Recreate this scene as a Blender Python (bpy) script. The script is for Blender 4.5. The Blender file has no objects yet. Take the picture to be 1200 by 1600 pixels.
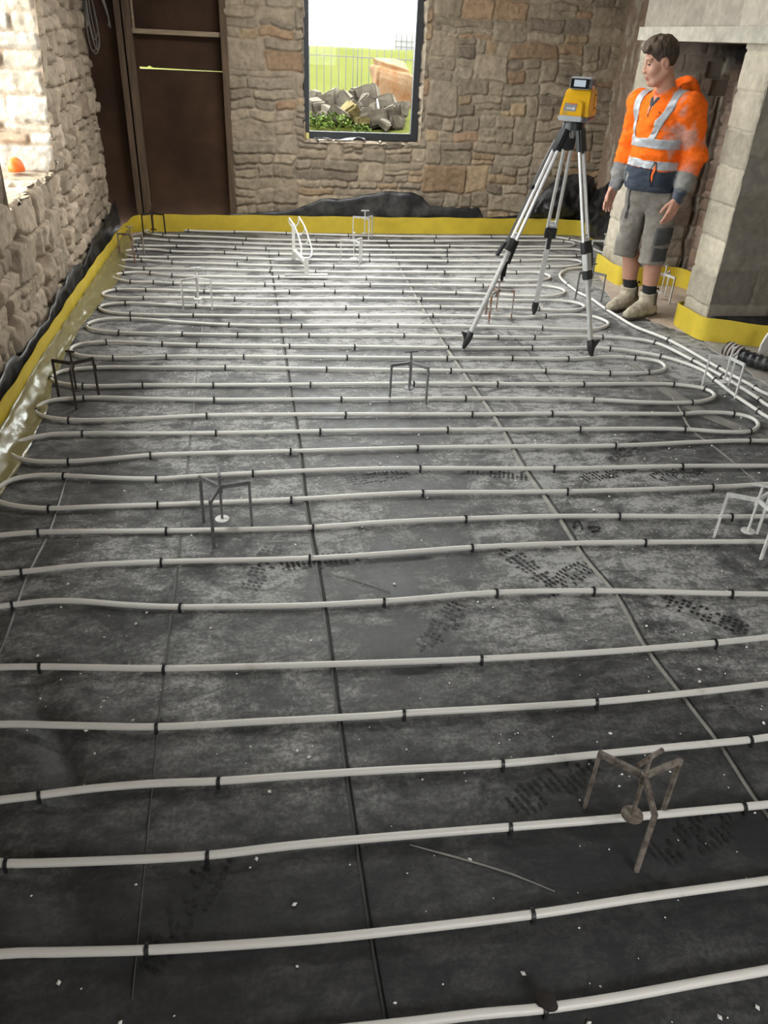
import bpy, bmesh, math, random
import numpy as np
from mathutils import Vector, Matrix

# ------------------------------------------------------------------ camera, sky, light, exposure
scene = bpy.context.scene
COL = scene.collection
scene.view_settings.view_transform = 'Standard'
scene.view_settings.look = 'None'
scene.view_settings.gamma = 1.0
scene.view_settings.use_curve_mapping = False
scene.view_settings.exposure = 1.3
scene.cycles.use_denoising = True
scene.cycles.max_bounces = 8
scene.cycles.diffuse_bounces = 5
scene.cycles.transparent_max_bounces = 12

cam_data = bpy.data.cameras.new('camera')
cam = bpy.data.objects.new('camera', cam_data)
COL.objects.link(cam)
cam_data.sensor_fit = 'VERTICAL'
cam_data.sensor_height = 24.0
cam_data.lens = 24.0 * 1218.0 / 1600.0
cam_data.clip_start = 0.05
cam.matrix_world = Matrix.Translation((0, 0, 1.62)) @ Matrix((
    (0.98535, 0.04990, -0.16304, 0), (-0.16496, 0.51932, -0.83850, 0),
    (0.04283, 0.85312, 0.51995, 0), (0, 0, 0, 1)))
scene.camera = cam

world = bpy.data.worlds.new('overcast_sky')
scene.world = world
world.use_nodes = True
wn = world.node_tree
wn.nodes.clear()
w_out = wn.nodes.new('ShaderNodeOutputWorld')
w_bg = wn.nodes.new('ShaderNodeBackground')
w_tc = wn.nodes.new('ShaderNodeTexCoord')
w_sep = wn.nodes.new('ShaderNodeSeparateXYZ')
w_ramp = wn.nodes.new('ShaderNodeValToRGB')
wn.links.new(w_tc.outputs['Generated'], w_sep.inputs[0])
wn.links.new(w_sep.outputs['Z'], w_ramp.inputs[0])
wn.links.new(w_ramp.outputs['Color'], w_bg.inputs['Color'])
wn.links.new(w_bg.outputs[0], w_out.inputs[0])
w_ramp.color_ramp.elements[0].position = 0.0
w_ramp.color_ramp.elements[0].color = (0.62, 0.64, 0.66, 1)
w_ramp.color_ramp.elements[1].position = 0.55
w_ramp.color_ramp.elements[1].color = (1.0, 1.0, 1.0, 1)
w_bg.inputs['Strength'].default_value = 8.0

def portal(name, loc, rot, sx, sy):
    l = bpy.data.lights.new(name, 'AREA')
    l.shape = 'RECTANGLE'; l.size = sx; l.size_y = sy
    l.cycles.is_portal = True
    o = bpy.data.objects.new(name, l)
    o.location = loc; o.rotation_euler = rot
    COL.objects.link(o)
# window daylight is guided through the openings in the walls
portal('window_daylight', (1.14, 8.06, 1.70), (math.radians(-90), 0, 0), 1.15, 1.9)
ROOF_FILL = [(.2, 1.6, 5.3, 6.4), (.4, .7, -.6, -.3)]
REAR_FILL = (.6, 2.0, 1.1, 2.1)     # unseen rear wall window, added for fill light: x0, x1, z0, z1
portal('added_rear_daylight', ((REAR_FILL[0] + REAR_FILL[1]) / 2, -1.64, (REAR_FILL[2] + REAR_FILL[3]) / 2), (math.radians(90), 0, 0), REAR_FILL[1] - REAR_FILL[0], REAR_FILL[3] - REAR_FILL[2])      # unseen roof openings, added for fill light: x0, x1, y0, y1
for _a, _b, _c, _d in ROOF_FILL: portal('added_roof_daylight', ((_a + _b) / 2, (_c + _d) / 2, 2.74), (0, 0, 0), _b - _a, _d - _c)
portal('added_side_daylight', (-1.66, 3.0, 1.56), (0, math.radians(-90), 0), 1.6, 1.4)  # unseen second left window, added for fill light
portal('side_window_daylight', (-1.72, 5.15, 1.65), (0, math.radians(-90), 0), 1.8, 1.7)
# ------------------------------------------------------------------ helpers
def shade(me, smooth=True):
    me.polygons.foreach_set('use_smooth', [smooth] * len(me.polygons))

def mesh_obj(name, verts, faces, mat=None, parent=None, smooth=True, col=None):
    me = bpy.data.meshes.new(name)
    me.from_pydata([tuple(map(float, v)) for v in verts], [], [tuple(map(int, f)) for f in faces])
    shade(me, smooth)
    if col is not None:
        a = me.color_attributes.new('Col', 'FLOAT_COLOR', 'POINT')
        c = np.ones((len(verts), 4), np.float32); c[:, :3] = col
        a.data.foreach_set('color', c.ravel())
    if mat: me.materials.append(mat)
    o = bpy.data.objects.new(name, me)
    COL.objects.link(o)
    if parent: o.parent = parent
    return o

def fast_mesh(name, verts, quads, mat=None, parent=None, smooth=True, col=None):
    """numpy version for big quad meshes"""
    verts = np.asarray(verts, np.float32); quads = np.asarray(quads, np.int32)
    me = bpy.data.meshes.new(name)
    me.vertices.add(len(verts)); me.vertices.foreach_set('co', verts.ravel())
    n = len(quads)
    me.loops.add(n * 4); me.loops.foreach_set('vertex_index', quads.ravel())
    me.polygons.add(n)
    me.polygons.foreach_set('loop_start', np.arange(0, n * 4, 4, dtype=np.int32))
    me.polygons.foreach_set('loop_total', np.full(n, 4, np.int32))
    me.update(calc_edges=True)
    me.polygons.foreach_set('use_smooth', np.full(n, smooth, bool))
    if col is not None:
        a = me.color_attributes.new('Col', 'FLOAT_COLOR', 'POINT')
        c = np.ones((len(verts), 4), np.float32); c[:, :3] = col
        a.data.foreach_set('color', c.ravel())
    if mat: me.materials.append(mat)
    me.validate()
    o = bpy.data.objects.new(name, me)
    COL.objects.link(o)
    if parent: o.parent = parent
    return o

def thing(name, label, cat, loc=(0, 0, 0), rot=0, group=None):
    o = bpy.data.objects.new(name, None); COL.objects.link(o)
    o.empty_display_size = 0.05
    o.location = loc; o.rotation_euler = (0, 0, rot)
    return tag(o, label, cat, group)

def tag(o, label, cat=None, group=None):
    o['label'] = label
    if cat: o['category'] = cat
    if group: o['group'] = group
    return o

def struct(o, label=None, cat=None):
    o['kind'] = 'structure'
    if label: o['label'] = label
    if cat: o['category'] = cat
    return o

def keep(o, parent):
    """parent a world-space mesh under a thing without moving it"""
    o.parent = parent
    loc = parent.location; rz = parent.rotation_euler.z
    o.matrix_parent_inverse = (Matrix.Translation(loc) @ Matrix.Rotation(rz, 4, 'Z')).inverted()
    return o

class MB:
    """collects simple solids into one mesh"""
    def __init__(s): s.v = []; s.f = []
    def add(s, v, f):
        b = len(s.v); s.v += [tuple(p) for p in v]; s.f += [tuple(b + i for i in q) for q in f]; return s
    def box(s, c, d, rot=None):
        x, y, z = d[0] / 2, d[1] / 2, d[2] / 2
        vs = [Vector(p) for p in ((-x, -y, -z), (x, -y, -z), (x, y, -z), (-x, y, -z), (-x, -y, z), (x, -y, z), (x, y, z), (-x, y, z))]
        if rot is not None: vs = [rot @ p for p in vs]
        vs = [p + Vector(c) for p in vs]
        return s.add(vs, [(0, 3, 2, 1), (4, 5, 6, 7), (0, 1, 5, 4), (1, 2, 6, 5), (2, 3, 7, 6), (3, 0, 4, 7)])
    def bar(s, a, b, w, h, up=(0, 0, 1)):
        """rectangular bar from a to b, w across, h along up"""
        a = Vector(a); b = Vector(b); d = (b - a).normalized(); up = Vector(up)
        sx = d.cross(up)
        if sx.length < 1e-4: sx = d.cross(Vector((1, 0, 0)))
        sx.normalize(); uy = sx.cross(d).normalized()
        vs = []
        for p in (a, b):
            for i, j in ((-1, -1), (1, -1), (1, 1), (-1, 1)):
                vs.append(p + sx * (w / 2 * i) + uy * (h / 2 * j))
        return s.add(vs, [(0, 1, 2, 3), (7, 6, 5, 4), (0, 4, 5, 1), (1, 5, 6, 2), (2, 6, 7, 3), (3, 7, 4, 0)])
    def tube(s, pts, r, n=10, cap=True):
        pts = [Vector(p) for p in pts]
        m = len(pts); rs = r if isinstance(r, (list, tuple)) else [r] * m
        prev = None; b = len(s.v)
        for i, p in enumerate(pts):
            t = (pts[min(i + 1, m - 1)] - pts[max(i - 1, 0)]).normalized()
            if prev is None:
                u = t.cross(Vector((0, 0, 1)))
                if u.length < 1e-3: u = t.cross(Vector((1, 0, 0)))
            else:
                u = prev - t * prev.dot(t)
            u.normalize(); prev = u; w = t.cross(u)
            for k in range(n):
                a = 2 * math.pi * k / n
                s.v.append(tuple(p + (u * math.cos(a) + w * math.sin(a)) * rs[i]))
        for i in range(m - 1):
            for k in range(n):
                k2 = (k + 1) % n
                s.f.append((b + i * n + k, b + i * n + k2, b + (i + 1) * n + k2, b + (i + 1) * n + k))
        if cap:
            s.f.append(tuple(b + k for k in range(n))[::-1])
            s.f.append(tuple(b + (m - 1) * n + k for k in range(n)))
        return s
    def ribbon(s, pts, hw, normal=(0, 0, 1), th=0.003):
        """flat strip following pts, given half width(s) across"""
        pts = [Vector(p) for p in pts]; m = len(pts); b = len(s.v); N = Vector(normal)
        for i, p in enumerate(pts):
            t = (pts[min(i + 1, m - 1)] - pts[max(i - 1, 0)]).normalized()
            u = t.cross(N).normalized(); w = hw[i] if isinstance(hw, (list, tuple)) else hw
            s.v += [tuple(p - u * w), tuple(p + N * th), tuple(p + u * w)]
        for i in range(m - 1):
            for k in range(2):
                s.f.append((b + i * 3 + k, b + i * 3 + k + 1, b + i * 3 + 4 + k, b + i * 3 + 3 + k))
        return s
    def build(s, name, mat, parent=None, bevel=0, seg=2, smooth=False, angle=None):
        me = bpy.data.meshes.new(name)
        me.from_pydata(s.v, [], s.f)
        if bevel:
            bm = bmesh.new(); bm.from_mesh(me)
            bmesh.ops.recalc_face_normals(bm, faces=bm.faces)
            bmesh.ops.bevel(bm, geom=[e for e in bm.edges if len(e.link_faces) == 2 and e.calc_face_angle(0) > 0.5],
                            offset=bevel, segments=seg, affect='EDGES', clamp_overlap=True)
            bm.to_mesh(me); bm.free()
        else:
            bm = bmesh.new(); bm.from_mesh(me); bmesh.ops.recalc_face_normals(bm, faces=bm.faces); bm.to_mesh(me); bm.free()
        shade(me, smooth)
        if smooth:
            try: me.set_sharp_from_angle(angle=math.radians(angle or 40))
            except Exception: pass
        me.materials.append(mat)
        o = bpy.data.objects.new(name, me); COL.objects.link(o)
        if parent: o.parent = parent
        return o

def catmull(P, step=0.03):
    """centripetal Catmull-Rom through points of any dimension"""
    P = [np.array(p, float) for p in P]
    Q = [P[0]]
    for p in P[1:]:
        if np.linalg.norm(p - Q[-1]) > 1e-3: Q.append(p)
    P = [2 * Q[0] - Q[1]] + Q + [2 * Q[-1] - Q[-2]]
    out = []
    for i in range(1, len(P) - 2):
        p0, p1, p2, p3 = P[i - 1:i + 3]
        t0 = 0.0; t1 = t0 + np.linalg.norm(p1 - p0) ** .5; t2 = t1 + np.linalg.norm(p2 - p1) ** .5; t3 = t2 + np.linalg.norm(p3 - p2) ** .5
        n = max(2, int(np.linalg.norm(p2 - p1) / step))
        for t in np.linspace(t1, t2, n, endpoint=False):
            a1 = (t1 - t) / (t1 - t0) * p0 + (t - t0) / (t1 - t0) * p1
            a2 = (t2 - t) / (t2 - t1) * p1 + (t - t1) / (t2 - t1) * p2
            a3 = (t3 - t) / (t3 - t2) * p2 + (t - t2) / (t3 - t2) * p3
            b1 = (t2 - t) / (t2 - t0) * a1 + (t - t0) / (t2 - t0) * a2
            b2 = (t3 - t) / (t3 - t1) * a2 + (t - t1) / (t3 - t1) * a3
            out.append((t2 - t) / (t2 - t1) * b1 + (t - t1) / (t2 - t1) * b2)
    out.append(P[-2])
    return out

def _h(ix, iy, iz, seed):
    n = (ix * 374761393 + iy * 668265263 + iz * 2147483647 + seed * 1274126177) & 0xffffffff
    n = ((n ^ (n >> 13)) * 1274126177) & 0xffffffff
    return ((n ^ (n >> 16)) & 0xffff) / 32767.5 - 1.0

def noise3(p, scale, seed=0):
    """smooth value noise in [-1,1] at points p (n,3)"""
    q = np.asarray(p, np.float64) * scale
    i = np.floor(q).astype(np.int64); f = q - i; f = f * f * (3 - 2 * f)
    r = 0
    for dx in (0, 1):
        for dy in (0, 1):
            for dz in (0, 1):
                w = (f[..., 0] if dx else 1 - f[..., 0]) * (f[..., 1] if dy else 1 - f[..., 1]) * (f[..., 2] if dz else 1 - f[..., 2])
                r = r + w * _h(i[..., 0] + dx, i[..., 1] + dy, i[..., 2] + dz, seed)
    return r

def noise2(u, v, scale, seed=0):
    return noise3(np.stack([u, v, np.full_like(u, seed * 7.31)], -1), scale, seed)

# ---- procedural materials
def material(name, base=(.5, .5, .5), rough=.6, metal=0, spec=.5, var=0.0, var_scale=8, col2=None, bump=0.0, bump_scale=60,
             attr=False, rough2=None, detail=6, lo=.35, hi=.65, trans=0, alpha=1, sheen=0, emit=None, stretch=None):
    m = bpy.data.materials.new(name); m.use_nodes = True
    nt = m.node_tree; nt.nodes.clear()
    N = nt.nodes.new; L = nt.links.new
    out = N('ShaderNodeOutputMaterial'); b = N('ShaderNodeBsdfPrincipled'); L(b.outputs[0], out.inputs[0])
    b.inputs['Base Color'].default_value = (*base, 1); b.inputs['Roughness'].default_value = rough
    b.inputs['Metallic'].default_value = metal; b.inputs['Specular IOR Level'].default_value = spec
    b.inputs['Transmission Weight'].default_value = trans; b.inputs['Alpha'].default_value = alpha
    b.inputs['Sheen Weight'].default_value = sheen
    if emit: b.inputs['Emission Color'].default_value = (*emit[0], 1); b.inputs['Emission Strength'].default_value = emit[1]
    tc = N('ShaderNodeTexCoord'); src = tc.outputs['Object']
    if stretch:
        mp = N('ShaderNodeMapping'); mp.inputs['Scale'].default_value = stretch; L(src, mp.inputs[0]); src = mp.outputs[0]
    csock = None
    if attr:
        a = N('ShaderNodeAttribute'); a.attribute_name = 'Col'; csock = a.outputs['Color']
    if var or col2:
        n = N('ShaderNodeTexNoise'); n.inputs['Scale'].default_value = var_scale; n.inputs['Detail'].default_value = detail
        n.inputs['Roughness'].default_value = .62
        L(src, n.inputs['Vector'])
        r = N('ShaderNodeMapRange'); r.inputs['From Min'].default_value = lo; r.inputs['From Max'].default_value = hi
        L(n.outputs['Fac'], r.inputs['Value'])
        mx = N('ShaderNodeMix'); mx.data_type = 'RGBA'
        if col2:
            L(r.outputs[0], mx.inputs['Factor'])
            if csock: L(csock, mx.inputs['A'])
            else: mx.inputs['A'].default_value = (*base, 1)
            mx.inputs['B'].default_value = (*col2, 1)
        else:
            mx.blend_type = 'MULTIPLY'; mx.inputs['Factor'].default_value = 1
            r.inputs['To Min'].default_value = 1 - var; r.inputs['To Max'].default_value = 1 + var * .6
            if csock: L(csock, mx.inputs['A'])
            else: mx.inputs['A'].default_value = (*base, 1)
            L(r.outputs[0], mx.inputs['B'])
        csock = mx.outputs['Result']
        if rough2 is not None:
            rr = N('ShaderNodeMapRange'); rr.inputs['To Min'].default_value = rough; rr.inputs['To Max'].default_value = rough2
            L(r.outputs[0], rr.inputs['Value']); L(rr.outputs[0], b.inputs['Roughness'])
            if not col2: rr.inputs['From Min'].default_value = 1 - var; rr.inputs['From Max'].default_value = 1 + var * .6
    if csock: L(csock, b.inputs['Base Color'])
    if bump:
        n2 = N('ShaderNodeTexNoise'); n2.inputs['Scale'].default_value = bump_scale; n2.inputs['Detail'].default_value = 8
        n2.inputs['Roughness'].default_value = .65
        L(src, n2.inputs['Vector'])
        bp = N('ShaderNodeBump'); bp.inputs['Strength'].default_value = bump; bp.inputs['Distance'].default_value = .01
        L(n2.outputs['Fac'], bp.inputs['Height']); L(bp.outputs[0], b.inputs['Normal'])
    return m

def glass_material(name, tint=(.97, .99, .98)):
    m = bpy.data.materials.new(name); m.use_nodes = True; nt = m.node_tree; nt.nodes.clear()
    N = nt.nodes.new; L = nt.links.new
    out = N('ShaderNodeOutputMaterial'); mx = N('ShaderNodeMixShader'); t = N('ShaderNodeBsdfTransparent'); g = N('ShaderNodeBsdfGlossy')
    fr = N('ShaderNodeFresnel'); fr.inputs['IOR'].default_value = 1.16
    t.inputs[0].default_value = (*tint, 1); g.inputs['Roughness'].default_value = .02
    L(fr.outputs[0], mx.inputs[0]); L(t.outputs[0], mx.inputs[1]); L(g.outputs[0], mx.inputs[2]); L(mx.outputs[0], out.inputs[0])
    return m

def film_material(name, tint, opacity, rough=.18):
    """thin cloudy plastic film: partly clear, partly translucent, glossy"""
    m = bpy.data.materials.new(name); m.use_nodes = True; nt = m.node_tree; nt.nodes.clear()
    N = nt.nodes.new; L = nt.links.new
    out = N('ShaderNodeOutputMaterial'); mx = N('ShaderNodeMixShader'); t = N('ShaderNodeBsdfTransparent'); b = N('ShaderNodeBsdfPrincipled')
    b.inputs['Base Color'].default_value = (*tint, 1); b.inputs['Roughness'].default_value = rough; b.inputs['Coat Weight'].default_value = .3
    mx.inputs[0].default_value = opacity
    L(t.outputs[0], mx.inputs[1]); L(b.outputs[0], mx.inputs[2]); L(mx.outputs[0], out.inputs[0])
    return m

# ---- stone walls as relief meshes
def split_rects(W, H, rng, wmin, wmax, hmin, hmax, coursed=.8):
    out = []; st = [(0, 0, W, H)]
    while st:
        x, y, w, h = st.pop()
        lw = rng.uniform(wmin, wmax); lh = rng.uniform(hmin, hmax)
        if h > lh * 1.35 and (w < lw * 2.5 or rng.random() < coursed or h > w):
            c = h * rng.uniform(.35, .65) if h < hmax * 4 else h * rng.uniform(.45, .55)
            st += [(x, y, w, c), (x, y + c, w, h - c)]
        elif w > lw * 1.3:
            c = w * rng.uniform(.3, .7) if w < wmax * 4 else w * rng.uniform(.45, .55)
            st += [(x, y, c, h), (x + c, y, w - c, h)]
        else: out.append((x, y, x + w, y + h))
    return out

def block_rects(W, H, bw, bh, off=.5, jit=0.0, rng=None):
    out = []; r = 0; y = 0
    while y < H:
        x = -bw * (off if r % 2 else 0)
        while x < W:
            out.append((x, y, x + bw, y + bh)); x += bw
        y += bh; r += 1
    return out

def relief_wall(name, org, U, V, Nn, W, H, cell, rects, seed, relief=(.012, .03), edge=.012, joint=.006, warp=.012, warp_scale=7,
                cols=None, mortar=(.3, .26, .21), rough_amp=.004, hole=None, mat=None, parent=None, corner=.02, tilt=.15,
                custom=None, mortar_amp=.3, micro=.006):
    rng = random.Random(seed)
    nu = int(W / cell) + 1; nv = int(H / cell) + 1
    u, v = np.meshgrid(np.linspace(0, W, nu), np.linspace(0, H, nv))
    wu = u + warp * noise2(u, v, warp_scale, seed) + micro * noise2(u, v, 34, seed + 1)
    wv = v + warp * noise2(u, v, warp_scale, seed + 2) + micro * noise2(u, v, 34, seed + 3)
    c = .004; rw = int((W + .4) / c); rh = int((H + .4) / c)
    lab = np.zeros((rh, rw), np.int32)
    R = np.array(rects)
    for i, (x0, y0, x1, y1) in enumerate(rects):
        lab[max(0, int((y0 + .2) / c)):max(0, int((y1 + .2) / c)), max(0, int((x0 + .2) / c)):max(0, int((x1 + .2) / c))] = i
    ids = lab[np.clip(((wv + .2) / c).astype(int), 0, rh - 1), np.clip(((wu + .2) / c).astype(int), 0, rw - 1)]
    x0, y0, x1, y1 = R[ids, 0], R[ids, 1], R[ids, 2], R[ids, 3]
    dx = np.minimum(wu - x0, x1 - wu) - joint / 2; dy = np.minimum(wv - y0, y1 - wv) - joint / 2
    cr = corner
    d = np.where((dx < cr) & (dy < cr), cr - np.hypot(np.maximum(cr - dx, 0), np.maximum(cr - dy, 0)), np.minimum(dx, dy))
    n = len(rects)
    rel = np.array([rng.uniform(*relief) for _ in range(n)]); tu = np.array([rng.uniform(-tilt, tilt) for _ in range(n)]); tv = np.array([rng.uniform(-tilt, tilt) for _ in range(n)])
    pal = np.array([rng.choices([q[0] for q in cols], [q[1] for q in cols])[0] for _ in range(n)], float)
    pal *= np.array([rng.uniform(.8, 1.18) for _ in range(n)])[:, None]
    s = np.clip(d / edge, 0, 1); s = s * s * (3 - 2 * s)
    face = rel[ids] + tu[ids] * (wu - (x0 + x1) / 2) * .3 + tv[ids] * (wv - (y0 + y1) / 2) * .4
    face += rough_amp * (noise2(u, v, 16, seed + 5) + .6 * noise2(u, v, 40, seed + 6))
    h = face * s + (1 - s) * rough_amp * mortar_amp * noise2(u, v, 25, seed + 7)
    colr = pal[ids] * (1 + .10 * noise2(u, v, 14, seed + 8) + .07 * noise2(u, v, 45, seed + 9))[..., None]
    ms = np.clip((d + .004) / .006, 0, 1)[..., None]
    colr = colr * ms + np.array(mortar) * (1 + .12 * noise2(u, v, 20, seed + 11))[..., None] * (1 - ms)
    if custom: h, colr = custom(u, v, h, colr)
    org = np.array(org, float); U = np.array(U, float); V = np.array(V, float); Nn = np.array(Nn, float)
    P = org + u[..., None] * U + v[..., None] * V + h[..., None] * Nn
    k = np.arange(nu * nv).reshape(nv, nu)
    q = np.stack([k[:-1, :-1], k[:-1, 1:], k[1:, 1:], k[1:, :-1]], -1)
    if np.dot(np.cross(U, V), Nn) < 0: q = q[..., ::-1]
    if hole is not None:
        uc = (u[:-1, :-1] + u[1:, 1:]) / 2; vc = (v[:-1, :-1] + v[1:, 1:]) / 2
        q = q[~hole(uc, vc)]
    q = q.reshape(-1, 4)
    P = P.reshape(-1, 3); colr = np.clip(colr, .005, 1).reshape(-1, 3)
    used = np.unique(q); remap = np.full(len(P), -1, np.int64); remap[used] = np.arange(len(used))
    return fast_mesh(name, P[used], remap[q], mat, parent, True, colr[used])

# ---- organic bodies: a distance field polygonised by surface nets
class Field:
    def __init__(s, lo, hi, h):
        s.lo = np.array(lo, float); s.h = h
        s.n = np.ceil((np.array(hi) - s.lo) / h).astype(int) + 1
        s.phi = np.full(s.n, 1.0, np.float32)
    def _sub(s, lo, hi):
        a = np.clip(np.floor((lo - s.lo) / s.h).astype(int), 0, s.n); b = np.clip(np.ceil((hi - s.lo) / s.h).astype(int) + 1, 0, s.n)
        sl = tuple(slice(i, j) for i, j in zip(a, b))
        ax = [s.lo[i] + s.h * np.arange(a[i], b[i]) for i in range(3)]
        return sl, np.meshgrid(*ax, indexing='ij')
    def _blend(s, sl, d, k, sub=False):
        p = s.phi[sl]
        if sub: d = -d
        if k > 0:
            t = np.clip(.5 + .5 * ((d - p) if not sub else (p - d)) / k, 0, 1)
            if not sub: r = d * (1 - t) + p * t - k * t * (1 - t)
            else: r = d * (1 - t) + p * t + k * t * (1 - t)
        else: r = np.minimum(p, d) if not sub else np.maximum(p, d)
        s.phi[sl] = r
    def cone(s, a, b, ra, rb, k=.02, sub=False, sq=None):
        a = np.array(a, float); b = np.array(b, float); m = max(ra, rb) + k + 3 * s.h + .01
        sl, (X, Y, Z) = s._sub(np.minimum(a, b) - m, np.maximum(a, b) + m)
        ab = b - a; L = max(ab.dot(ab), 1e-9)
        t = np.clip(((X - a[0]) * ab[0] + (Y - a[1]) * ab[1] + (Z - a[2]) * ab[2]) / L, 0, 1)
        d = np.sqrt((X - a[0] - t * ab[0]) ** 2 + (Y - a[1] - t * ab[1]) ** 2 + (Z - a[2] - t * ab[2]) ** 2) - (ra + t * (rb - ra))
        s._blend(sl, d, k, sub); return s
    def ell(s, c, r, M=None, k=.02, sub=False):
        c = np.array(c, float); r = np.array(r, float); m = r.max() + k + 3 * s.h + .01
        sl, (X, Y, Z) = s._sub(c - m, c + m)
        P = np.stack([X - c[0], Y - c[1], Z - c[2]], -1)
        if M is not None: P = P @ np.array(M).T
        k0 = np.linalg.norm(P / r, axis=-1); k1 = np.linalg.norm(P / r ** 2, axis=-1)
        d = k0 * (k0 - 1) / np.maximum(k1, 1e-6)
        s._blend(sl, d, k, sub); return s
    def rbox(s, c, r, M, rad=.01, k=.01, sub=False):
        c = np.array(c, float); r = np.array(r, float); m = np.linalg.norm(r) + k + 3 * s.h
        sl, (X, Y, Z) = s._sub(c - m, c + m)
        P = np.abs(np.stack([X - c[0], Y - c[1], Z - c[2]], -1) @ np.array(M).T) - (r - rad)
        d = np.linalg.norm(np.maximum(P, 0), axis=-1) + np.minimum(P.max(-1), 0) - rad
        s._blend(sl, d, k, sub); return s
    def coords(s):
        return np.meshgrid(*[s.lo[i] + s.h * np.arange(s.n[i]) for i in range(3)], indexing='ij')
    def cut(s, n, d0):
        """keep the half space n.p < d0"""
        ax = [s.lo[i] + s.h * np.arange(s.n[i]) for i in range(3)]
        g = n[0] * ax[0][:, None, None] + n[1] * ax[1][None, :, None] + n[2] * ax[2][None, None, :] - d0
        s.phi = np.maximum(s.phi, g.astype(np.float32)); return s
    def copy(s, off=0.0):
        f = Field.__new__(Field); f.lo = s.lo; f.h = s.h; f.n = s.n; f.phi = s.phi - off; return f
    def mesh(s):
        phi = s.phi.copy()
        for ax in range(3):
            sl = [slice(None)] * 3; sl[ax] = 0; phi[tuple(sl)] = np.maximum(phi[tuple(sl)], .01); sl[ax] = -1; phi[tuple(sl)] = np.maximum(phi[tuple(sl)], .01)
        ins = phi < 0
        c = [ins[i:ins.shape[0] - 1 + i, j:ins.shape[1] - 1 + j, l:ins.shape[2] - 1 + l] for i in (0, 1) for j in (0, 1) for l in (0, 1)]
        alln = np.logical_and.reduce(c); anyn = np.logical_or.reduce(c)
        act = np.argwhere(anyn & ~alln)
        idx = np.full(anyn.shape, -1, np.int64); idx[tuple(act.T)] = np.arange(len(act))
        off = np.array([(i, j, l) for i in (0, 1) for j in (0, 1) for l in (0, 1)])
        vals = np.stack([phi[act[:, 0] + o[0], act[:, 1] + o[1], act[:, 2] + o[2]] for o in off], 1)
        acc = np.zeros((len(act), 3)); cnt = np.zeros(len(act))
        for a in range(8):
            for b in range(a + 1, 8):
                if np.abs(off[a] - off[b]).sum() != 1: continue
                va, vb = vals[:, a], vals[:, b]; x = (va < 0) != (vb < 0)
                t = np.where(x, va / np.where(va == vb, 1, va - vb), 0)
                acc += np.where(x[:, None], off[a] + t[:, None] * (off[b] - off[a]), 0); cnt += x
        V = s.lo + s.h * (act + acc / cnt[:, None])
        Q = []
        for ax in range(3):
            a = ins.take(range(ins.shape[ax] - 1), ax); b = ins.take(range(1, ins.shape[ax]), ax)
            o1, o2 = [(1, 2), (2, 0), (0, 1)][ax]
            for sign, e in ((1, a & ~b), (0, ~a & b)):
                p = np.argwhere(e)
                p = p[(p[:, o1] > 0) & (p[:, o2] > 0)]
                def at(d1, d2):
                    q = p.copy(); q[:, o1] -= d1; q[:, o2] -= d2
                    return idx[q[:, 0], q[:, 1], q[:, 2]]
                f = np.stack([at(1, 1), at(0, 1), at(0, 0), at(1, 0)], 1)
                if not sign: f = f[:, ::-1]
                Q.append(f)
        Q = np.concatenate(Q); Q = Q[(Q >= 0).all(1)]
        return V, Q
def vnormals(V, Q):
    n = np.cross(V[Q[:, 2]] - V[Q[:, 0]], V[Q[:, 3]] - V[Q[:, 1]])
    N = np.zeros_like(V)
    for i in range(4): np.add.at(N, Q[:, i], n)
    return N / np.maximum(np.linalg.norm(N, axis=1, keepdims=True), 1e-12)
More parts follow.
